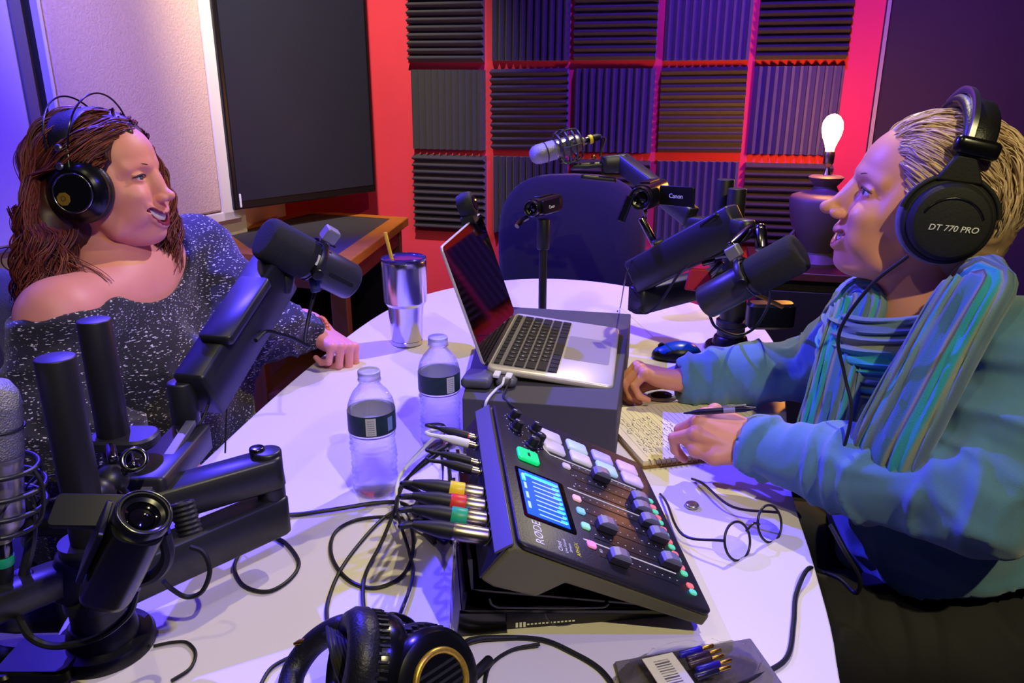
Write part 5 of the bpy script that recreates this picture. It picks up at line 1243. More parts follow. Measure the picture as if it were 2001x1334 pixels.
def hand_field(curl, spread=(.02, .005, -.008, -.022), thumb=None, h=.0013, scale=1.0, base=(0, 0, 0, 0)):
    """wrist at origin, fingers to +X, back of hand +Z, thumb side +Y. curl: per finger (j1,j2,j3) degrees"""
    s = SDF((-.09, -.075, -.105), (.20, .085, .045), h)
    mc = [(.088, .026, .0), (.092, .006, .002), (.087, -.013, .0), (.078, -.030, -.004)]
    ln = [(.040, .024, .020), (.044, .028, .021), (.040, .026, .020), (.032, .020, .018)]
    rr = [(.0098, .0086, .0076, .0064), (.0100, .0088, .0078, .0066), (.0096, .0084, .0074, .0062), (.0086, .0074, .0066, .0056)]
    s.chain([(-.055, 0, 0), (-.03, 0, 0), (.0, 0, 0)], [.0255, .0245, .0235], .012)
    s.cap((-.03, .008, 0), (0, .010, 0), .019, .017, .012); s.cap((-.03, -.008, 0), (0, -.010, 0), .019, .0165, .012)
    for (x, y, z), r in zip(mc, rr): s.cap((.004, y * .55, -.003), (x - .004, y, z - .003), .0155, .0115, .010)
    s.ell((.045, .0, -.010), (.042, .032, .013), k=.01)
    s.ell((.035, .024, -.012), (.032, .014, .014), rot=(0, 0, 28), k=.01)       # thenar
    s.ell((.038, -.026, -.010), (.034, .011, .013), k=.01)
    tips = []
    for f in range(4):
        p = np.array(mc[f], float); an = base[f]; az = spread[f] * 6
        P = [p]; A_ = 0
        for L, c in zip(ln[f], curl[f]):
            A_ += c; d = np.array((math.cos(R(A_)) * math.cos(az), math.sin(az) * 1.0, -math.sin(R(A_)))); d /= np.linalg.norm(d)
            p = p + d * L; P.append(p)
        t = SDF.__new__(SDF); t.lo = s.lo; t.h = s.h; t.n = s.n; t.F = np.full(s.n, 1., np.float32)
        t.chain(P, rr[f], .003)
        s.F = np.where((t.F < .02) | (s.F < .02), _smin(s.F, t.F, .0035), np.minimum(s.F, t.F))
        s.ell(mc[f], (.0105, .0098, .0098), k=.006); tips.append((P[-2], P[-1]))
    th = thumb or [(.018, .022, -.010), (.048, .046, -.022), (.076, .050, -.032), (.098, .044, -.038)]
    s.chain(th, [.0150, .0125, .0105, .0088], .007)
    return s, tips, th
def _smin(a, b, k):
    h = np.clip(.5 + .5 * (a - b) / k, 0, 1); return a * (1 - h) + b * h - k * h * (1 - h)
def merge(parts):
    Vs = []; Qs = []; Ms = []; o = 0
    for V, Q, m in parts:
        Vs.append(V); Qs.append(Q + o); Ms.append(m if m is not None else np.zeros(len(Q), int)); o += len(V)
    return np.concatenate(Vs), np.concatenate(Qs), np.concatenate(Ms)
def head_mesh(M, lipr=.0052, **kw):
    s, up, lo = head_field(**kw); V, Q = s.mesh(); V = relax(V, Q, 1, .4)
    c = V[Q].mean(1); inner = np.zeros(len(c), bool)
    for x, y, z, rd_ in s.cav:
        inner |= (np.abs(c[:, 1] - y * .95) < .006) & (np.abs(c[:, 2] - z) < rd_ + .0012) & (c[:, 0] < x - .0045) & (c[:, 0] > x - .03)
    mi = np.where(inner, 1, 0)
    mb = MB(M)
    for pts_, k_ in ((up, 1.0), (lo, 1.2)):
        mb.tube([Vector(p) + Vector((.0002, 0, 0)) for p in pts_], 1, 14, samples=60, rf=lambda t_: k_ * (.0010 + .0030 * max(0, 1 - abs(2 * t_ - 1)) ** .6))
    head_mesh.cav = s.cav
    head_mesh.lips = mb
    return xf(V, M), Q, mi

def hair_base(M, name, fields, m, person, disp=.004, sc=(60, 60, 25), h=.0035):
    s = SDF((-.20, -.17, -.42), (.16, .17, .17), h); fields(s); V, Q = s.mesh(); N = vnormals(V, Q)
    V = V + N * (disp * (ridge(V * np.array(sc), 3) - .4))[:, None]
    return np_obj(name, V, Q, m, person, M=M)

exec_people = True
# ---------------------------------------------------------------- woman on the right
m_skinR = mat('skin_fair', srgb(222, 150, 118), .5, sss=.15, bump=.05, bscale=350, var=.05, vscale=30)
m_lipR = mat('lips_rose', srgb(170, 84, 84), .4)
m_hairR = None
m_browR = mat('brow_light', srgb(120, 84, 62), .8)
m_lash = mat('lashes', srgb(38, 26, 28), .6)
fdirR = Vector((-.96, .27, 0)).normalized()
def head_matrix(nose_px, depth, fdir, pitch, roll, scale=1.0):
    B = frame((0, 0, 0), z=(0, 0, 1), x=fdir) @ Matrix.Rotation(R(roll), 4, 'X') @ Matrix.Rotation(R(-pitch), 4, 'Y') @ Matrix.Scale(scale, 4)
    n = PD(nose_px[0], nose_px[1], depth); off = (B @ Vector((.124, 0, -.038, 0))).to_3d() if False else (B.to_3x3() @ Vector((.124, 0, -.038)))
    return Matrix.Translation(n - off) @ B
HR = head_matrix((1606, 404), 1.09, fdirR, 13, 0, 1.02)
WR = thing('person', (.66, 1.0, .45), 'woman in blue sweater and striped scarf holding a pen over a notebook', 'person')
def strands(M, n, gen, r, m, name, person, seed, kids=5, jit=.0035, steps=30, avoid=False):
    """thin tapering locks: n guides, each with a few children running beside it"""
    rs = random.Random(seed); nr = np.random.RandomState(seed); paths = []
    for i in range(n):
        P = gen(rs, i)
        if P:
            P = smooth_path(P, 60); A_ = np.array([tuple(p) for p in P]); t = np.linspace(0, len(A_) - 1, steps); k = np.clip(t.astype(int), 0, len(A_) - 2); f = (t - k)[:, None]
            paths.append(A_[k] * (1 - f) + A_[k + 1] * f)
    G = np.array(paths); G = np.repeat(G, kids, 0); N_ = len(G); tt = np.linspace(0, 1, steps)[None, :, None]
    G = G + nr.normal(0, jit, (N_, 1, 3)) * (.35 + 1.0 * tt) + nr.normal(0, jit * .6, (N_, 1, 3)) * np.sin(tt * 9 + nr.rand(N_, 1, 1) * 6)
    if avoid:
        hit = (np.abs(G[..., 1]) > .080) & (G[..., 2] > -.070) & (G[..., 2] < .022) & (G[..., 0] > -.058) & (G[..., 0] < .07)
        bad = (hit & (G[..., 0] > -.03) & (G[..., 2] < -.005)).any(1); G[..., 0] = np.where(hit, -.058 - .006 * nr.rand(N_, 1), G[..., 0])
        G = G[~bad]; N_ = len(G)
        for _ in range(3): G[:, 1:-1] = (G[:, :-2] + G[:, 1:-1] * 2 + G[:, 2:]) / 4
    T = np.gradient(G, axis=1); T /= np.maximum(np.linalg.norm(T, axis=2, keepdims=True), 1e-9)
    ref = G.mean(1, keepdims=True) * np.array((1, 1, 0)) + np.array((.02, 0, 0)); ref = ref / np.linalg.norm(ref, axis=2, keepdims=True)
    X = np.cross(T, ref); X /= np.maximum(np.linalg.norm(X, axis=2, keepdims=True), 1e-9); Y = np.cross(T, X)
    rad = r * nr.uniform(.6, 1.3, (N_, 1, 1)) * (.4 + .7 * np.sin(np.pi * np.clip(.15 + .82 * tt, 0, 1)))
    V = np.stack([G + X * rad * c + Y * rad * s_ for c, s_ in ((1, 0), (0, 1), (-1, 0), (0, -1))], 2)     # N,steps,4,3
    idx = np.arange(N_ * steps * 4).reshape(N_, steps, 4); a_ = idx[:, :-1]; b_ = idx[:, 1:]
    Q = np.stack([a_, np.roll(a_, -1, 2), np.roll(b_, -1, 2), b_], -1).reshape(-1, 4)
    o = np_obj(name, V.reshape(-1, 3), Q, m, person, M=M)
    at = o.data.attributes.new('lock', 'FLOAT', 'POINT'); at.data.foreach_set('value', np.repeat(nr.rand(N_), steps * 4).astype(np.float32))
    o['kind'] = 'stuff'
    return o
def hair_mat(name, dark, light):
    m = mat(name, dark, .42, bump=0, spec=.5); nt = m.node_tree; b = nt.nodes['Principled BSDF']
    a = nt.nodes.new('ShaderNodeAttribute'); a.attribute_name = 'lock'; mx = nt.nodes.new('ShaderNodeMix'); mx.data_type = 'RGBA'
    mx.inputs['A'].default_value = dark; mx.inputs['B'].default_value = light
    nt.links.new(a.outputs['Fac'], mx.inputs['Factor']); nt.links.new(mx.outputs['Result'], b.inputs['Base Color']); return m
def skull(th, ph, off=0.0):
    """point over the skull: th from the face (0) over the crown (90) to the nape (200); ph sideways -90..90"""
    a = R(th); b = R(ph)
    x = math.cos(a) * math.cos(b); z = math.sin(a) * math.cos(b); y = math.sin(b)
    return Vector((-.014 + (.099 + off) * x, (.078 + off) * y, .026 + (.083 + off) * z))
m_hairR = hair_mat('blonde_hair', srgb(150, 118, 92), srgb(232, 200, 168))
m_mouth = mat('mouth_inside', srgb(70, 18, 26), .5)
# ---- skin of the right woman: head, neck, chest, both hands
def knit(name, col, nscale=900):
    m = mat(name, col, .85, bump=.25, bscale=nscale, sheen=.35, var=.06, vscale=90); return m
m_sweat = knit('blue_knit', srgb(84, 128, 160))
m_pants = mat('black_trousers', srgb(30, 28, 36), .8, bump=.2, bscale=500)
Nn = Vector((.63, .87, .995)); Nf = Vector((.60, 1.205, .95))        # shoulder joints
En = Vector((.565, .815, .835)); Wn = PD(1482, 872, 1.10)
Ef = Vector((.565, 1.335, .815)); Wf = PD(1338, 742, 1.425)
def arm(s, S, E, W, r0, r1, r2, k=.03):
    S, E, W = map(np.array, (S, E, W)); m = (S + E) / 2
    s.chain([S, m, E], [r0, r0 * .95, r1], k); s.chain([E, (E + W) / 2, W], [r1, (r1 + r2) / 2 * 1.04, r2], k)
def body_core(s, g=0.0):
    s.ell((.62, 1.04, .85), (.095 + g, .155 + g, .14), k=.05)
    s.ell((.62, 1.03, .72), (.11 + g, .155 + g, .17), k=.06)
    s.ell((.66, 1.01, .55), (.135 + g, .18 + g, .12), k=.06)
    s.cap(Nn, Nf, .055 + g, .055 + g, .05)
    s.cap((.63, 1.04, .95), (.60, 1.06, 1.04), .07, .052, .04)
    s.ell((.565, .965, .84), .062 + g, k=.05); s.ell((.55, 1.10, .83), .062 + g, k=.05)
sk = SDF((.38, .78, .74), (.80, 1.32, 1.10), .006); body_core(sk)
bV, bQ = sk.mesh()
hV, hQ, hm = head_mesh(HR, open_=1.0, sm=.6, rec=.011)
def hand_at(W, fwd_, back, mirror, curl, scale=1.0, thumb=None, **kw):
    s, tips, th = hand_field(curl, thumb=thumb, **kw); V, Q = s.mesh(); V = relax(V, Q, 1, .4)
    keep = V[:, 0] > -.088
    M = frame(W, x=fwd_, y=Vector(back).cross(Vector(fwd_)))        # x fingers, z = back of the hand
    M = M @ Matrix.Scale(scale, 4)
    if mirror: M = M @ Matrix.Diagonal((1, -1, 1, 1)); Q = Q[:, ::-1]
    return xf(V, M), Q, M, tips, th
# near hand (her left) grips a pen; far hand (her right) pinches over the table
nf = (PD(1352, 812, 1.13) - Wn).normalized()
n_hand = hand_at(Wn, nf, Vector((.0, -.55, .84)), False, [(48, 62, 40), (62, 72, 45), (70, 76, 45), (74, 78, 45)], .98,
                 thumb=[(.018, .022, -.006), (.050, .042, -.010), (.078, .040, -.018), (.100, .026, -.024)])
ff = (PD(1262, 722, 1.43) - Wf).normalized()
f_hand = hand_at(Wf, ff, Vector((-.15, .25, 1)), True, [(52, 58, 30), (56, 62, 34), (60, 66, 36), (64, 68, 40)], .98,
                 thumb=[(.018, .022, -.010), (.046, .044, -.024), (.072, .046, -.042), (.090, .036, -.058)])
V, Q, mi = merge([(hV, hQ, hm), (bV, bQ, None), (n_hand[0], n_hand[1], None), (f_hand[0], f_hand[1], None)])
bodyR = np_obj('body', V, Q, [m_skinR, m_mouth], WR, mi=mi); head_mesh.lips.build('lips', m_lipR, WR, ang=80)
add_face_parts(HR, WR, m_browR, m_lash, open_=1.0)
# ---- sweater
s = SDF((.28, .70, .44), (.86, 1.50, 1.12), .0055)
body_core(s, .016)
s.ell((.76, .93, .66), (.11, .11, .06), k=.05)          # loose hem
arm(s, Nn, En, Wn, .063, .055, .039); arm(s, Nf, Ef, Wf, .060, .051, .039)
for W, E_ in ((Wn, En), (Wf, Ef)):
    d = (W - E_).normalized(); s.ell(np.array(W + d * .052), .052, k=.002, op='s'); s.cap(np.array(W - d * .02), np.array(W + d * .1), .0285, k=.002, op='s')
neckc = HR @ Vector((-.046, 0, -.215))
s.ell((.585, 1.045, 1.045), (.085, .105, .095), k=.006, op='s')
s.cut((.66, .90, .672), (.30, -.1, -1), .0)
V, Q = s.mesh(); N = vnormals(V, Q)
# cloth folds: along the sleeves they ring the arm, on the body they sag
def folds(V, N, segs, amp):
    d = np.zeros(len(V))
    for a, b, freq, am, seed in segs:
        a = np.array(a); b = np.array(b); ba = b - a; L = np.linalg.norm(ba); u = ba / L; t = (V - a) @ u
        r = V - a - np.outer(t, u); rr = np.linalg.norm(r, axis=1)
        wgt = np.clip(1 - (rr - .07) / .03, 0, 1) * np.clip((t + .05) / .05, 0, 1) * np.clip((L + .05 - t) / .05, 0, 1)
        e1 = np.cross(u, (0, 0, 1)); e1 /= np.linalg.norm(e1); e2 = np.cross(u, e1)
        n1 = r @ e1; n2 = r @ e2
        q = np.stack([(t + .35 * n1) * freq + vnoise(V * 14, seed + 5) * 1.5, n1 * 9, n2 * 9 + seed], 1) + 7
        d = np.maximum(d, 0) + wgt * am * (ridge(q, seed) - .35)
    return V + N * (d * amp)[:, None]
V = folds(V, N, [(En, Wn, 32, .016, 1), (Nn, En, 26, .015, 2), (Ef, Wf, 34, .015, 3), (Nf, Ef, 28, .014, 4)], 1.0)
V = V + N * (.010 * (ridge(V * np.array((9, 9, 26)) + vnoise(V * 9, 4)[:, None] * 2, 9) - .3) * np.clip((.98 - V[:, 2]) / .1, 0, 1))[:, None]
V = relax(V, Q, 1, .5)
np_obj('sweater', V, Q, m_sweat, WR)
# ---- trousers
s = SDF((.10, .72, .36), (.95, 1.28, .72), .007)
s.ell((.70, 1.0, .54), (.15, .19, .12), k=.05)
s.chain([(.70, .92, .54), (.48, .93, .545), (.28, .95, .53)], [.098, .088, .072], .03)
s.chain([(.70, 1.09, .54), (.48, 1.11, .55), (.28, 1.13, .54)], [.098, .088, .072], .03)
V, Q = s.mesh(); N = vnormals(V, Q); V = V + N * (.008 * (ridge(V * np.array((22, 9, 9)), 5) - .3))[:, None]
s2 = SDF((.14, .80, .0), (.38, 1.25, .60), .008)
for y in (.95, 1.13):
    s2.chain([(.28, y, .53), (.27, y, .30), (.29, y, .09)], [.072, .058, .042], .02)
V2, Q2 = s2.mesh(); V, Q, _ = merge([(V, Q, None), (V2, Q2, None)])
np_obj('trousers', V, Q, m_pants, WR)
for y in (.95, 1.13):
    mb = MB(); mb.rbox((.235, y, .035), (.25, .085, .07), .04, bev=.02); mb.build('shoe', m_mblk, WR, ang=60)
# ---- scarf
def attr_mat(name, stops, rough=.85):
    m = mat(name, (1, 1, 1, 1), rough, bump=.3, bscale=600, sheen=.3); nt = m.node_tree; b = nt.nodes['Principled BSDF']
    a = nt.nodes.new('ShaderNodeAttribute'); a.attribute_name = 'across'; cr = nt.nodes.new('ShaderNodeValToRGB')
    cr.color_ramp.interpolation = 'EASE'
    el = cr.color_ramp.elements
    while len(el) > 1: el.remove(el[-1])
    el[0].position = stops[0][0]; el[0].color = stops[0][1]
    for p, c in stops[1:]: e = el.new(p); e.color = c
    nt.links.new(a.outputs['Fac'], cr.inputs['Fac']); nt.links.new(cr.outputs['Color'], b.inputs['Base Color']); return m
T1 = srgb(104, 134, 138); T2 = srgb(40, 150, 158); T3 = srgb(62, 108, 156); T4 = srgb(134, 140, 110); T5 = srgb(84, 106, 120); T6 = srgb(90, 84, 96)
m_scarf = attr_mat('striped_scarf', [(0, T1), (.10, T5), (.16, T1), (.22, T4), (.27, T2), (.42, T2), (.44, T6), (.47, T4), (.50, T3), (.60, T3), (.63, T5), (.70, T1), (.76, T2), (.80, T6), (.84, T1), (.93, T5), (1, T1)])
def sweep(path, nrm, w, t, pleat=.004, npl=9, seed=1, n=72, steps=60, off=0.0, span=1.0):
    """thick pleated ribbon; nrm(p, i) gives the outward direction"""
    P = smooth_path(path, steps); m = len(P); V = []; att = []
    for i, p in enumerate(P):
        f = i / (m - 1); tg = (P[min(i + 1, m - 1)] - P[max(i - 1, 0)]).normalized(); o = Vector(nrm(p, f)); o = (o - tg * o.dot(tg)).normalized(); sd = tg.cross(o)
        ww = w(f); tt = t(f)
        for k in range(n):
            a = 2 * math.pi * k / n; c, s_ = math.cos(a), math.sin(a)
            pl = pleat * math.sin(c * npl * 2.3 + 1.5 * math.sin(f * 5 + seed) + .8 * math.sin(c * 5 + f * 11)) + pleat * .6 * math.sin(c * npl * 3.3 + f * 17 * (1 + .2 * seed))
            e = .5; cx_ = math.copysign(abs(c) ** .8, c); sy_ = math.copysign(abs(s_) ** .7, s_)
            V.append(p + sd * (ww * cx_ + .0012 * math.sin(f * 13 + seed)) + o * (tt * sy_ + (pl if s_ > 0 else -pl * .3))); att.append(off + span * (.5 + .5 * c))
    F_ = []
    for i in range(m - 1):
        for k in range(n): j = (k + 1) % n; F_.append((i * n + k, i * n + j, (i + 1) * n + j, (i + 1) * n + k))
    return V, F_, att
def sweep_obj(name, parts, m, parent):
    mb = MB(); att = []
    for V, F_, a in parts: mb.add(V, F_); att += a
    o = mb.build(name, m, parent, ang=70); at = o.data.attributes.new('across', 'FLOAT', 'POINT'); at.data.foreach_set('value', att); return o
nc = HR @ Vector((-.040, 0, -.150))
def ringp(a, r, z): return Vector((nc.x + r[0] * math.cos(R(a)), nc.y + r[1] * math.sin(R(a)), nc.z + z))
ring1 = [ringp(a, (.098, .088), -.012 - .022 * math.cos(R(a - 180)) ) for a in range(0, 361, 30)]
out = lambda p, f: Vector((p.x - nc.x, p.y - nc.y, .015))
ring2 = [ringp(a, (.098, .090), -.045 - .028 * math.cos(R(a - 200))) for a in range(60, 320, 30)]
chest = Vector((-.93, -.35, .1))
tailN = [ringp(-40, (.085, .085), -.01), PD(1918, 560, .915), PD(1855, 660, .915), PD(1790, 770, .93), PD(1735, 880, .955), PD(1722, 945, .98)]
tailF = [ringp(150, (.09, .09), -.03), PD(1690, 585, 1.10), PD(1648, 690, 1.09), PD(1622, 790, 1.09), PD(1600, 880, 1.10), PD(1590, 925, 1.12)]
parts = [sweep(ring1, out, lambda f: .040, lambda f: .020, .0035, 8, 1, steps=96, off=0, span=.45),
         sweep(ring2, out, lambda f: .034, lambda f: .018, .0035, 8, 2, steps=80, off=.3, span=.6),
         sweep(tailN, lambda p, f: (-.80, -.60, .25), lambda f: .036 + .014 * f, lambda f: .018, .0022, 9, 3, off=.05, span=.95),
         sweep(tailF, lambda p, f: (-.75, -.65, .2), lambda f: .034 + .004 * f, lambda f: .017, .0022, 9, 5, off=.9, span=-.8)]
sweep_obj('scarf', parts, m_scarf, WR)
# ---- short blonde hair swept back
def hr(s):
    s.ell((-.014, 0, .028), (.100, .081, .088), k=.01)
    s.ell((-.060, 0, -.035), (.052, .066, .066), k=.03)
    s.cap((-.070, -.02, -.075), (-.062, .02, -.105), .034, .024, .02)
    s.ell((.090, 0, -.014), (.060, .10, .082), rot=(0, 18, 0), k=.008, op='s')
    s.ell((.030, 0, -.120), (.072, .12, .085), k=.01, op='s')
hair_base(HR, 'hair', hr, m_hairR, WR, .004, (25, 70, 70), .003)
print('NC', HR @ Vector((-.040, 0, -.150)))
hairR = [o for o in WR.children if o.name.startswith('hair')][-1]
def on_skull(p, off):
    c = Vector((-.012, 0, .026)); r = Vector((.0985, .0785, .085)); d = p - c
    q = Vector((d.x / r.x, d.y / r.y, d.z / r.z)).normalized()
    n = Vector((q.x / r.x, q.y / r.y, q.z / r.z)).normalized()
    return c + Vector((q.x * r.x, q.y * r.y, q.z * r.z)) + n * off, n
def genR(rs, i):
    while True:
        d = Vector((rs.gauss(0, 1), rs.gauss(0, 1), rs.gauss(0, 1))).normalized(); p, n = on_skull(Vector((-.012, 0, .026)) + d * .08, .0)
        if p.z < -.035 or p.x > .024 + (p.z + .02) * .50 or p.x < -.085: continue
        if i % 2 and p.x < .024 + (p.z + .02) * .50 - .014: continue
        break
    P = []; o0 = rs.uniform(.003, .006); sp = rs.uniform(.008, .013); wob = rs.uniform(-.25, .25)
    for k in range(8):
        f = k / 7; q, n = on_skull(p, o0 + .006 * math.sin(math.pi * min(1, f * .9 + .05)))
        P.append(q); v = Vector((-1, .0, -.22 - (1.2 if p.x < -.05 else 0) - .25 * (abs(p.y) > .05))) + Vector((0, wob * math.sin(f * 6 + i), 0))
        v = v - n * v.dot(n); p = q + v.normalized() * sp
    return P
strands(HR, 700, genR, .0010, m_hairR, 'hair_strands', hairR, 4, kids=9, jit=.0020)
def genRn(rs, i):
    y = rs.uniform(-.062, .062); x = -.082 + .35 * abs(y) + rs.uniform(-.014, .008); z0 = rs.uniform(-.05, .0)
    return [Vector((x - .012, y, z0)), Vector((x - .008, y * 1.05, z0 - .03)), Vector((x + .004, y * 1.05, z0 - .06)), Vector((x + .004 + rs.uniform(-.016, .008), y * 1.1, z0 - .095 - rs.uniform(0, .02)))]
strands(HR, 130, genRn, .0011, m_hairR, 'hair_strands', hairR, 5, kids=9, jit=.002)
# ================================================================ WOMAN ON THE LEFT
m_skinL = mat('skin_warm', srgb(224, 146, 130), .5, sss=.15, bump=.05, bscale=350, var=.05, vscale=30)
m_lipL = mat('lips_berry', srgb(132, 38, 62), .35)
m_hairL = hair_mat('auburn_hair', srgb(58, 22, 24), srgb(140, 66, 50))
m_browL = mat('brow_brown', srgb(84, 44, 38), .8)
HL = head_matrix((344, 382), 1.36, Vector((.998, -.03, 0)), 5, -3, 1.0)
WL = thing('person', (-.74, 1.38, .45), 'laughing woman with wavy auburn hair in a dark white-flecked top', 'person')
Ln = Vector((-.722, 1.18, .955)); Lf = Vector((-.665, 1.585, .985))
Eln = PD(112, 850, 1.18); Wln = PD(300, 905, 1.20)
Elf = PD(488, 640, 1.56); Wlf = PD(624, 645, 1.685)
print('HL', HL @ Vector((0, 0, 0)), 'E', Eln, Wln, Elf, Wlf)
def core(s, g=0.0):
    s.ell((-.735, 1.37, .83), (.125 + g, .195 + g, .16), k=.05)
    s.ell((-.70, 1.37, .66), (.175 + g, .215 + g, .16), k=.06)
    s.ell((-.73, 1.37, .54), (.19 + g, .22 + g, .12), k=.06)
    s.cap(Ln, Lf, .058 + g, .058 + g, .06)
    s.cap((-.74, 1.37, .94), (-.735, 1.37, 1.03), .078, .058, .05)
    s.ell((-.635, 1.285, .80), .088 + g, k=.05); s.ell((-.615, 1.47, .80), .085 + g, k=.05)
sk = SDF((-1.0, 1.05, .70), (-.46, 1.72, 1.12), .006); core(sk); sk.cap(Ln, (np.array(Ln) + np.array(Eln)) / 2, .056, .05, k=.04)
sk.cap((-.68, 1.31, .95), (-.735, 1.2, .975), .012, .010, k=.02)      # collar bone
bV, bQ = sk.mesh(); hV, hQ, hm = head_mesh(HL, open_=1.35, heavy=.006, eye=.0030, sm=1.5, nose=.2, rec=.003)
lf = (PZ(690, 688, .775) - Wlf).normalized()
h1 = hand_at(Wlf, lf, Vector((.1, .25, 1)), False, [(66, 70, 38), (68, 74, 40), (70, 76, 42), (72, 78, 44)], 1.0,
             thumb=[(.018, .022, -.010), (.044, .040, -.022), (.066, .036, -.040), (.080, .022, -.052)])
h2 = hand_at(Wln, (Wln - Eln).normalized(), Vector((0, .1, 1)), True, [(30, 40, 20)] * 4, 1.0)
V, Q, mi = merge([(hV, hQ, hm), (bV, bQ, None), (h1[0], h1[1], None), (h2[0], h2[1], None)])
np_obj('body', V, Q, [m_skinL, m_mouth], WL, mi=mi); head_mesh.lips.build('lips', m_lipL, WL, ang=80)
add_face_parts(HL, WL, m_browL, m_lash, open_=1.35)
# flecked top
def fleck():
    m = mat('flecked_navy_knit', srgb(24, 22, 34), .8, sheen=.2); nt = m.node_tree; b = nt.nodes['Principled BSDF']
    tc = nt.nodes.new('ShaderNodeTexCoord'); mp = nt.nodes.new('ShaderNodeMapping'); mp.inputs['Scale'].default_value = (1, 1, 3.0)
    v = nt.nodes.new('ShaderNodeTexNoise'); v.inputs['Scale'].default_value = 150; v.inputs['Detail'].default_value = 1
    nt.links.new(tc.outputs['Object'], mp.inputs['Vector']); nt.links.new(mp.outputs[0], v.inputs['Vector'])
    cr = nt.nodes.new('ShaderNodeValToRGB'); cr.color_ramp.elements[0].position = .635; cr.color_ramp.elements[0].color = srgb(26, 23, 36); cr.color_ramp.elements[1].position = .67; cr.color_ramp.elements[1].color = srgb(205, 200, 215)
    nt.links.new(v.outputs['Fac'], cr.inputs['Fac']); nt.links.new(cr.outputs['Color'], b.inputs['Base Color'])
    n = nt.nodes.new('ShaderNodeTexNoise'); n.inputs['Scale'].default_value = 600; bp = nt.nodes.new('ShaderNodeBump'); bp.inputs['Strength'].default_value = .3; bp.inputs['Distance'].default_value = .002
    nt.links.new(n.outputs['Fac'], bp.inputs['Height']); nt.links.new(bp.outputs['Normal'], b.inputs['Normal']); return m
m_fleck = fleck()
s = SDF((-1.08, .98, .42), (-.30, 1.80, 1.10), .0055); core(s, .014)
arm(s, Ln - Vector((.01, .0, .035)), Eln, Wln, .066, .064, .042); Wls = Wlf - (Wlf - Elf).normalized() * .030; arm(s, Lf, Elf, Wls, .066, .056, .040)
s.ell((-.66, 1.37, .50), (.20, .24, .08), k=.05)
for W, E_ in ((Wln, Eln), (Wls, Elf)):
    d = (W - E_).normalized(); s.ell(np.array(W + d * .052), .052, k=.002, op='s'); s.cap(np.array(W - d * .02), np.array(W + d * .1), .0305, k=.002, op='s')
# wide neckline sliding off the near shoulder, with a front notch
s.ell((-.70, 1.34, 1.05), (.13, .155, .125), rot=(0, 0, -14), k=.008, op='s')
s.ell((-.735, 1.18, 1.03), (.12, .13, .072), k=.012, op='s')
s.cap((-.56, 1.36, 1.02), (-.585, 1.37, .905), .035, .008, .004, op='s')
V, Q = s.mesh(); N = vnormals(V, Q)
V = folds(V, N, [(Eln, Wln, 22, .010, 11), (Ln, Eln, 15, .011, 12), (Elf, Wlf, 26, .010, 13), (Lf, Elf, 20, .011, 14)], 1.0)
V = V + N * (.016 * (ridge(V * np.array((7, 7, 20)) + vnoise(V * 8, 24)[:, None] * 2.2, 29) - .3) * np.clip((.94 - V[:, 2]) / .1, 0, 1))[:, None]
V = relax(V, Q, 1, .5)
np_obj('flecked_top', V, Q, m_fleck, WL)
# trousers and shoes under the table
s = SDF((-1.0, 1.05, .36), (-.10, 1.68, .70), .008)
s.ell((-.76, 1.37, .54), (.18, .22, .12), k=.05)
for y, yy in ((1.26, 1.24), (1.47, 1.45)): s.chain([(-.74, y, .54), (-.50, (y + yy) / 2, .55), (-.27, yy, .53)], [.105, .095, .078], .03)
V, Q = s.mesh(); s2 = SDF((-.40, 1.1, 0), (-.12, 1.58, .60), .008)
for y in (1.24, 1.45): s2.chain([(-.27, y, .53), (-.26, y, .3), (-.28, y, .09)], [.078, .06, .045], .02)
V2, Q2 = s2.mesh(); V, Q, _ = merge([(V, Q, None), (V2, Q2, None)]); np_obj('trousers', V, Q, m_pants, WL)
for y in (1.24, 1.45):
    mb = MB(); mb.rbox((-.23, y, .035), (.25, .09, .07), .04, bev=.02); mb.build('shoe', m_mblk, WL, ang=60)
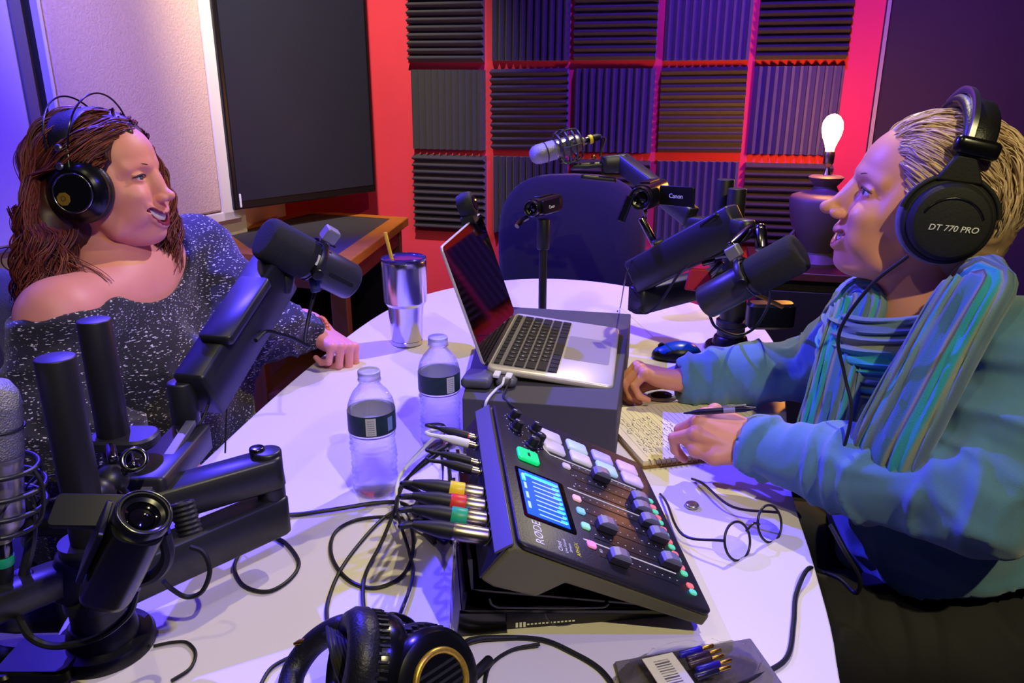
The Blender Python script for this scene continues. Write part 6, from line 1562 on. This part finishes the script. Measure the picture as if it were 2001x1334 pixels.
# ---- long wavy hair
def hl(s):
    s.ell((-.014, 0, .030), (.103, .086, .091), k=.01)
    s.ell((-.055, 0, -.05), (.062, .088, .090), k=.03)
    for y in (-1, 1):
        s.chain([(-.062, y * .066, -.02), (-.075, y * .085, -.09), (-.070, y * .100, -.175)], [.022, .030, .022], .03)
    s.ell((-.070, 0, -.15), (.030, .09, .08), k=.03)
    s.ell((.088, 0, -.012), (.066, .10, .088), rot=(0, 14, 0), k=.008, op='s')
    s.ell((.040, 0, -.130), (.072, .075, .095), k=.01, op='s')
hair_base(HL, 'hair', hl, m_hairL, WL, .010, (30, 30, 22), .0035)
hairL = [o for o in WL.children if o.name.startswith('hair')][-1]
def genL(rs, i):
    while True:
        d = Vector((rs.gauss(0, 1), rs.gauss(0, 1), rs.gauss(0, 1))).normalized(); p, n = on_skull(Vector((-.012, 0, .026)) + d * .08, 0)
        if p.z < -.01 or p.x > .022 + (p.z + .02) * .46 or abs(p.y) < .003: continue
        if i % 3 == 0 and p.x < .010 + (p.z + .02) * .46: continue
        break
    sy = 1 if p.y > 0 else -1; P = []; o0 = rs.uniform(.006, .012); ph = rs.uniform(0, 6.3); side = rs.uniform(.0, .035)
    for k in range(9):           # over the skull: sideways from the parting, back and down
        q, n = on_skull(p, o0 + .002 * k + .004 * math.sin(k * 1.3 + ph)); P.append(q)
        v = Vector((-.75 + (.35 if p.x < -.05 else 0), sy * .55, -.55)); v = v - n * v.dot(n); p = q - n * .01 + v.normalized() * .019
        if q.z < .0: break
    q = P[-1]
    if len(P) < 4: return None
    if q.x > -.042: return P
    L = rs.uniform(.15, .27); a = rs.uniform(.012, .024); fr = rs.uniform(20, 30); m = 11
    fx = rs.uniform(-.03, .02) if rs.random() < .6 else rs.uniform(.01, .085)
    for k in range(1, m):        # free waves down to the shoulders
        f = k / (m - 1); z = q.z - L * f
        P.append(Vector((min(q.x, -.035) + fx * f * f + a * math.sin(fr * L * f * 1.9 + ph) * (f + .2), q.y + sy * (.032 * math.sin(f * 2.4) + side * f) + a * .8 * math.cos(fr * L * f * 1.7 + ph), z)))
    return P
strands(HL, 460, genL, .0011, m_hairL, 'hair_strands', hairL, 8, kids=11, jit=.0030, steps=56, avoid=True)
def genLn(rs, i):                # locks at the nape and shoulders
    a = rs.uniform(82, 278); r = rs.uniform(.085, .135); x = -.018 + .8 * r * math.cos(R(a)) ; y = r * 1.0 * math.sin(R(a)); ph = rs.uniform(0, 6); am = rs.uniform(.008, .018); L = rs.uniform(.14, .24)
    return [Vector((x + am * math.sin(k * 1.3 + ph) - .01 * k / 5, y * (1 + .05 * k) + am * math.cos(k * 1.2 + ph), -.03 - L * k / 8)) for k in range(9)]
strands(HL, 330, genLn, .0011, m_hairL, 'hair_strands', hairL, 9, kids=7, jit=.004, steps=44, avoid=True)

for k, (rr_, m_, nm) in enumerate(((.0275, mat('orange_beads', srgb(226, 122, 40), .4, bump=.6, bscale=250), 'orange beaded bracelet on the wrist of the laughing woman'), (.0270, m_mblk, 'black wristband beside the orange bracelet'))):
    d = (Wlf - Elf).normalized(); c = Wlf + d * (.002 if k == 0 else -.010)
    mb = MB(frame(c, z=d)); mb.torus((0, 0, 0), rr_, .0042 if k == 0 else .003, nu=44)
    if k == 0:
        for q in range(22): mb.ell((rr_ * math.cos(R(q * 360 / 22)), rr_ * math.sin(R(q * 360 / 22)), .0), .0052, nu=8, nv=6)
    o = mb.build('bracelet' if k == 0 else 'wristband', m_, WL)

def genLf(rs, i):                # far side lock framing the cheek and curling under the chin
    ph = rs.uniform(0, 6); am = rs.uniform(.005, .011); x0 = rs.uniform(.015, .060); L = rs.uniform(.17, .25); tx = rs.uniform(.02, .075)
    return [Vector((x0 + (tx - x0) * k / 9 + am * math.sin(k * 1.5 + ph), .070 + .030 * math.sin(k * .32) + am * math.cos(k * 1.4 + ph) - .03 * max(0, k - 6) / 3, .060 - .3 * abs(x0 - .02) - L * k / 9)) for k in range(10)]
strands(HL, 90, genLf, .0014, m_hairL, 'hair_strands', hairL, 21, kids=7, jit=.004, steps=44)
# ================================================================ HEADPHONES
m_pad = mat('black_leatherette', srgb(20, 20, 24), .42, bump=.3, bscale=400)
m_gloss = mat('gloss_black', srgb(12, 12, 16), .22)
m_velour = mat('grey_velour', srgb(120, 118, 130), .95, bump=.4, bscale=500)
m_chrome = mat('chrome', srgb(200, 200, 205), .18, 1)
m_steel = mat('brushed_steel', srgb(168, 168, 172), .32, 1)
m_ink = mat('white_print', srgb(235, 235, 235), .5)
m_gold = mat('gold_badge', srgb(196, 160, 60), .35, .7, var=.4, vscale=300)
def band_pts(rx, rz, z0, a0=8, a1=172, n=9, x0=0.0, lean=0.0):
    P = []
    for k in range(n):
        a = R(a0 + (a1 - a0) * k / (n - 1)); z = z0 + rz * math.sin(a); P.append(Vector((x0 + lean * (z - z0), rx * math.cos(a), z)))
    return P
def strap(mb, P, w, t, steps=48, wf=None):
    S = smooth_path(P, steps); vs = []; fs = []; m = len(S); prof = [(-1, -.4), (-.8, -1), (.8, -1), (1, -.4), (1, .4), (.8, 1), (-.8, 1), (-1, .4)]; n = 8
    for i, p in enumerate(S):
        tg = (S[min(i + 1, m - 1)] - S[max(i - 1, 0)]).normalized(); o = tg.cross(Vector((1, 0, 0))).normalized(); ww = w * (wf(i / (m - 1)) if wf else 1)
        for a, b in prof: vs.append(p + Vector((1, 0, 0)) * (a * ww) + o * (b * t))
    for i in range(m - 1):
        for k in range(n): j = (k + 1) % n; fs.append((i * n + k, i * n + j, (i + 1) * n + j, (i + 1) * n + k))
    fs.append(tuple(range(n))[::-1]); fs.append(tuple((m - 1) * n + k for k in range(n))); mb.add(vs, fs)
def studio_phones(M, root):          # closed-back with big round cups and a padded band
    for y in (1, -1):
        C = M @ frame((-.008, y * .072, -.008), z=(0.0, y, .06), y=(.12, 0, 1)) @ Matrix.Scale(.90, 4)
        mb = MB(C); mb.lathe([(.030, 0), (.052, .0), (.060, .004), (.0625, .012), (.060, .020), (.052, .023)], n=40); mb.build('ear_pad', m_velour, root, ang=60)
        mb = MB(C); mb.lathe([(.054, .020), (.0585, .022), (.0590, .030), (.055, .034), (.053, .0345), (.0510, .044), (.047, .0485), (.042, .050), (.001, .0508)], n=44)
        cup = mb.build('ear_cup', m_mblk, root, ang=28)
        if y == 1:
            text('DT 770 PRO', .0115, C @ Matrix.Translation((.003, -.008, .0512)) @ Matrix.Rotation(R(3), 4, 'Z'), m_ink, 'lettering', cup, ext=.0008, shear=.25)
            mb = MB(C); mb.torus((0, -.008, .0500), .040, .0018, a0=25, a1=155, nu=24); mb.build('ridge', m_gloss, cup)
        # yoke
        mb = MB(C); mb.torus((0, 0, .030), .062, .0035, a0=10, a1=170, nu=26)
        mb.build('yoke', m_mblk, root)
        top = C.inverted() @ (M @ Vector((-.008, y * .094, .062)))
        mb = MB(C); mb.prism([(-.030, .052), (-.012, .088), (.012, .088), (.030, .052)], .024, .036); mb.build('yoke_plate', m_mblk, root, bev=.003)
        mb = MB(M @ frame((-.006, y * .094, .083), z=(0, 0, 1), x=(1, 0, 0))); mb.rbox((0, 0, 0), (.052, .022, .022), .009, bev=.004); mb.build('hinge_block', m_gloss, root, ang=60)
    mb = MB(M); strap(mb, band_pts(.096, .062, .072, 4, 176, x0=-.006), .021, .0075, wf=lambda f: .8 + .25 * math.sin(math.pi * f)); mb.build('headband', m_pad, root, ang=60)
    mb = MB(M); strap(mb, band_pts(.0985, .068, .080, 10, 170, x0=.006), .004, .0045); mb.build('band_trim', m_steel, root, ang=60)
pR = thing('headphones', HR @ Vector((0, 0, -.02)), 'black closed studio headphones with grey ear pads worn by the blonde woman', 'headphones')
studio_phones(HR, pR)

def open_phones(M, root):           # leather strap with twin wire bows and ringed cups
    for y in (1, -1):
        C = M @ frame((.004, y * .070, -.016), z=(0.06, y, .04), y=(0, 0, 1))
        mb = MB(C); mb.lathe([(.026, 0), (.046, 0), (.052, .005), (.053, .014), (.048, .019)], n=40); mb.build('ear_pad', m_pad, root, ang=60)
        mb = MB(C); mb.lathe([(.047, .017), (.051, .019), (.0515, .026), (.046, .034), (.040, .038), (.036, .041), (.020, .0425), (.001, .043)], n=44); cup = mb.build('ear_cup', m_gloss, root, ang=30)
        mb = MB(C); mb.torus((0, -.002, .0405), .0315, .0016, nu=48); mb.build('silver_ring', m_chrome, cup)
        if y == -1:
            mb = MB(C @ Matrix.Translation((-.015, -.010, .0425))); mb.prism([(.0112 * math.cos(R(22.5 + 45 * k)), .0112 * math.sin(R(22.5 + 45 * k))) for k in range(8)], 0, .0018); b = mb.build('gold_badge', m_gold, cup, smooth=False, bev=.0004)
            mb = MB(C @ Matrix.Translation((-.015, -.010, .0443)))
            for r0 in (.0042, .0028): mb.torus((0, .001, 0), r0, .0005, nu=18, nv=6)
            mb.build('emblem', mat('dark_gold', srgb(120, 92, 30), .4, .6), b)
        mb = MB(M @ frame((-.004, y * .100, .034), z=(0, y, .25), y=(0, 0, 1))); mb.rbox((0, .006, .0), (.030, .052, .012), .010, bev=.003); hb = mb.build('hanger', m_gloss, root, ang=60)
        mb = MB(M @ frame((-.004, y * .104, .034), z=(0, y, .25), y=(0, 0, 1)))
        for yy in (-.008, .022): mb.lathe([(.006, .004), (.0062, .007), (.004, .009), (.001, .0092)], Matrix.Translation((0, yy, 0)), n=18)
        mb.build('screw', m_steel, hb)
    mb = MB(M); strap(mb, band_pts(.094, .062, .058, 2, 178, x0=-.010, lean=.05), .024, .0028, wf=lambda f: .62 + .55 * math.sin(math.pi * f)); mb.build('headband', m_pad, root, ang=60)
    for dx, bend in ((-.018, -.10), (.018, .12)):
        mb = MB(M); mb.tube([p + Vector((dx * (1 - 0) + bend * (p.z - .06) * 1.2, 0, 0)) for p in band_pts(.104, .094, .050, 4, 176, n=11, x0=-.006)], .0016, 8, samples=60); mb.build('wire_bow', m_gloss, root)
pL = thing('headphones', HL @ Vector((0, 0, -.02)), 'black headphones with silver rings and twin wire bows worn by the auburn haired woman', 'headphones')
open_phones(HL, pL)
# ---- headphones lying at the bottom edge
c1p = PZ(742, 1300, TZ + .055); c2p = PZ(845, 1330, TZ + .05)
pT = thing('headphones', PZ(760, 1320), 'black headphones with a gold ringed cup lying on the table at the bottom edge', 'headphones')
def cup(c, n, gold):
    C = frame(c, z=n, y=(0, 0, 1)) @ Matrix.Scale(1.0, 4)
    mb = MB(C); mb.lathe([(.024, -.030), (.025, -.036), (.034, -.041), (.044, -.038), (.0495, -.030), (.050, -.020), (.046, -.013)], n=48, cap=False); mb.build('ear_pad', m_pad, pT, ang=60)
    mb = MB(C); mb.lathe([(.001, -.026), (.026, -.026)], n=32, cap=False); mb.build('ear_cloth', m_mblk, pT)
    mb = MB(C); mb.lathe([(.045, -.015), (.047, -.008), (.047, .004), (.043, .011), (.036, .014), (.001, .015)], n=48); k = mb.build('ear_cup', m_gloss, pT, ang=30)
    mb = MB(C)
    for q in range(44):
        a = 2 * math.pi * q / 44; mb.box((.0, 0, 0), (.0022, .002, .010), Matrix.Rotation(a, 4, 'Z') @ Matrix.Translation((.0478, 0, -.011)))
    mb.build('pleats', m_pad, k, smooth=False); k.children[-1]['kind'] = 'stuff'
    if gold:
        mb = MB(C); mb.torus((0, 0, .0145), .027, .0032, nu=48); mb.build('gold_ring', m_gold, k)
        mb = MB(C)
        for q in (-2, -1, 0, 1, 2): mb.box((0, q * .0065, .0152), (2 * math.sqrt(.024 ** 2 - (q * .0065) ** 2), .0025, .001))
        mb.build('vent_bars', m_mblk, k)
cup(c1p, V3((.80, .25, -.30)).normalized(), False); cup(c2p, V3((.62, -.62, .45)).normalized(), True)
mb = MB(); mb.tube([PZ(712, 1232, TZ + .07), PZ(670, 1225, TZ + .075), PZ(615, 1255, TZ + .055), PZ(575, 1310, TZ + .035), PZ(560, 1380, TZ + .025)], .012, 12); mb.build('headband', m_pad, pT)
mb = MB(); mb.tube([PZ(790, 1255, TZ + .08), PZ(760, 1205, TZ + .075), PZ(800, 1215, TZ + .06), PZ(820, 1250, TZ + .05)], .004, 8); mb.build('wire_bow', m_gloss, pT)
ct = thing('coiled_cable', PZ(650, 1290), 'bundled black cable with a gold jack lying over the near headphones', 'cable')
for k in range(7):
    mb = MB(); x = 640 + k * 7; mb.tube([PZ(x, 1225 + 3 * k, TZ + .078), PZ(x + 6, 1262, TZ + .080), PZ(x + 18 + k, 1310, TZ + .066), PZ(x + 40, 1360, TZ + .04)], .0024, 8); mb.build('strand', m_rub, ct)
mb = MB(); mb.tube([PZ(618, 1243, TZ + .06), PZ(640, 1238, TZ + .075), PZ(668, 1250, TZ + .08), PZ(690, 1285, TZ + .07), PZ(696, 1320, TZ + .06)], .0028, 8); mb.build('strand', m_rub, ct)
mb = MB(); a_, b_ = PZ(578, 1257, TZ + .058), PZ(604, 1250, TZ + .060); d_ = b_ - a_; mb.lathe([(.0012, -.002), (.0030, .003), (.0030, d_.length), (.0042, d_.length + .001), (.0046, d_.length + .018)], frame(a_, z=d_), n=20); mb.build('gold_jack', MATS['gold_tip'], ct)
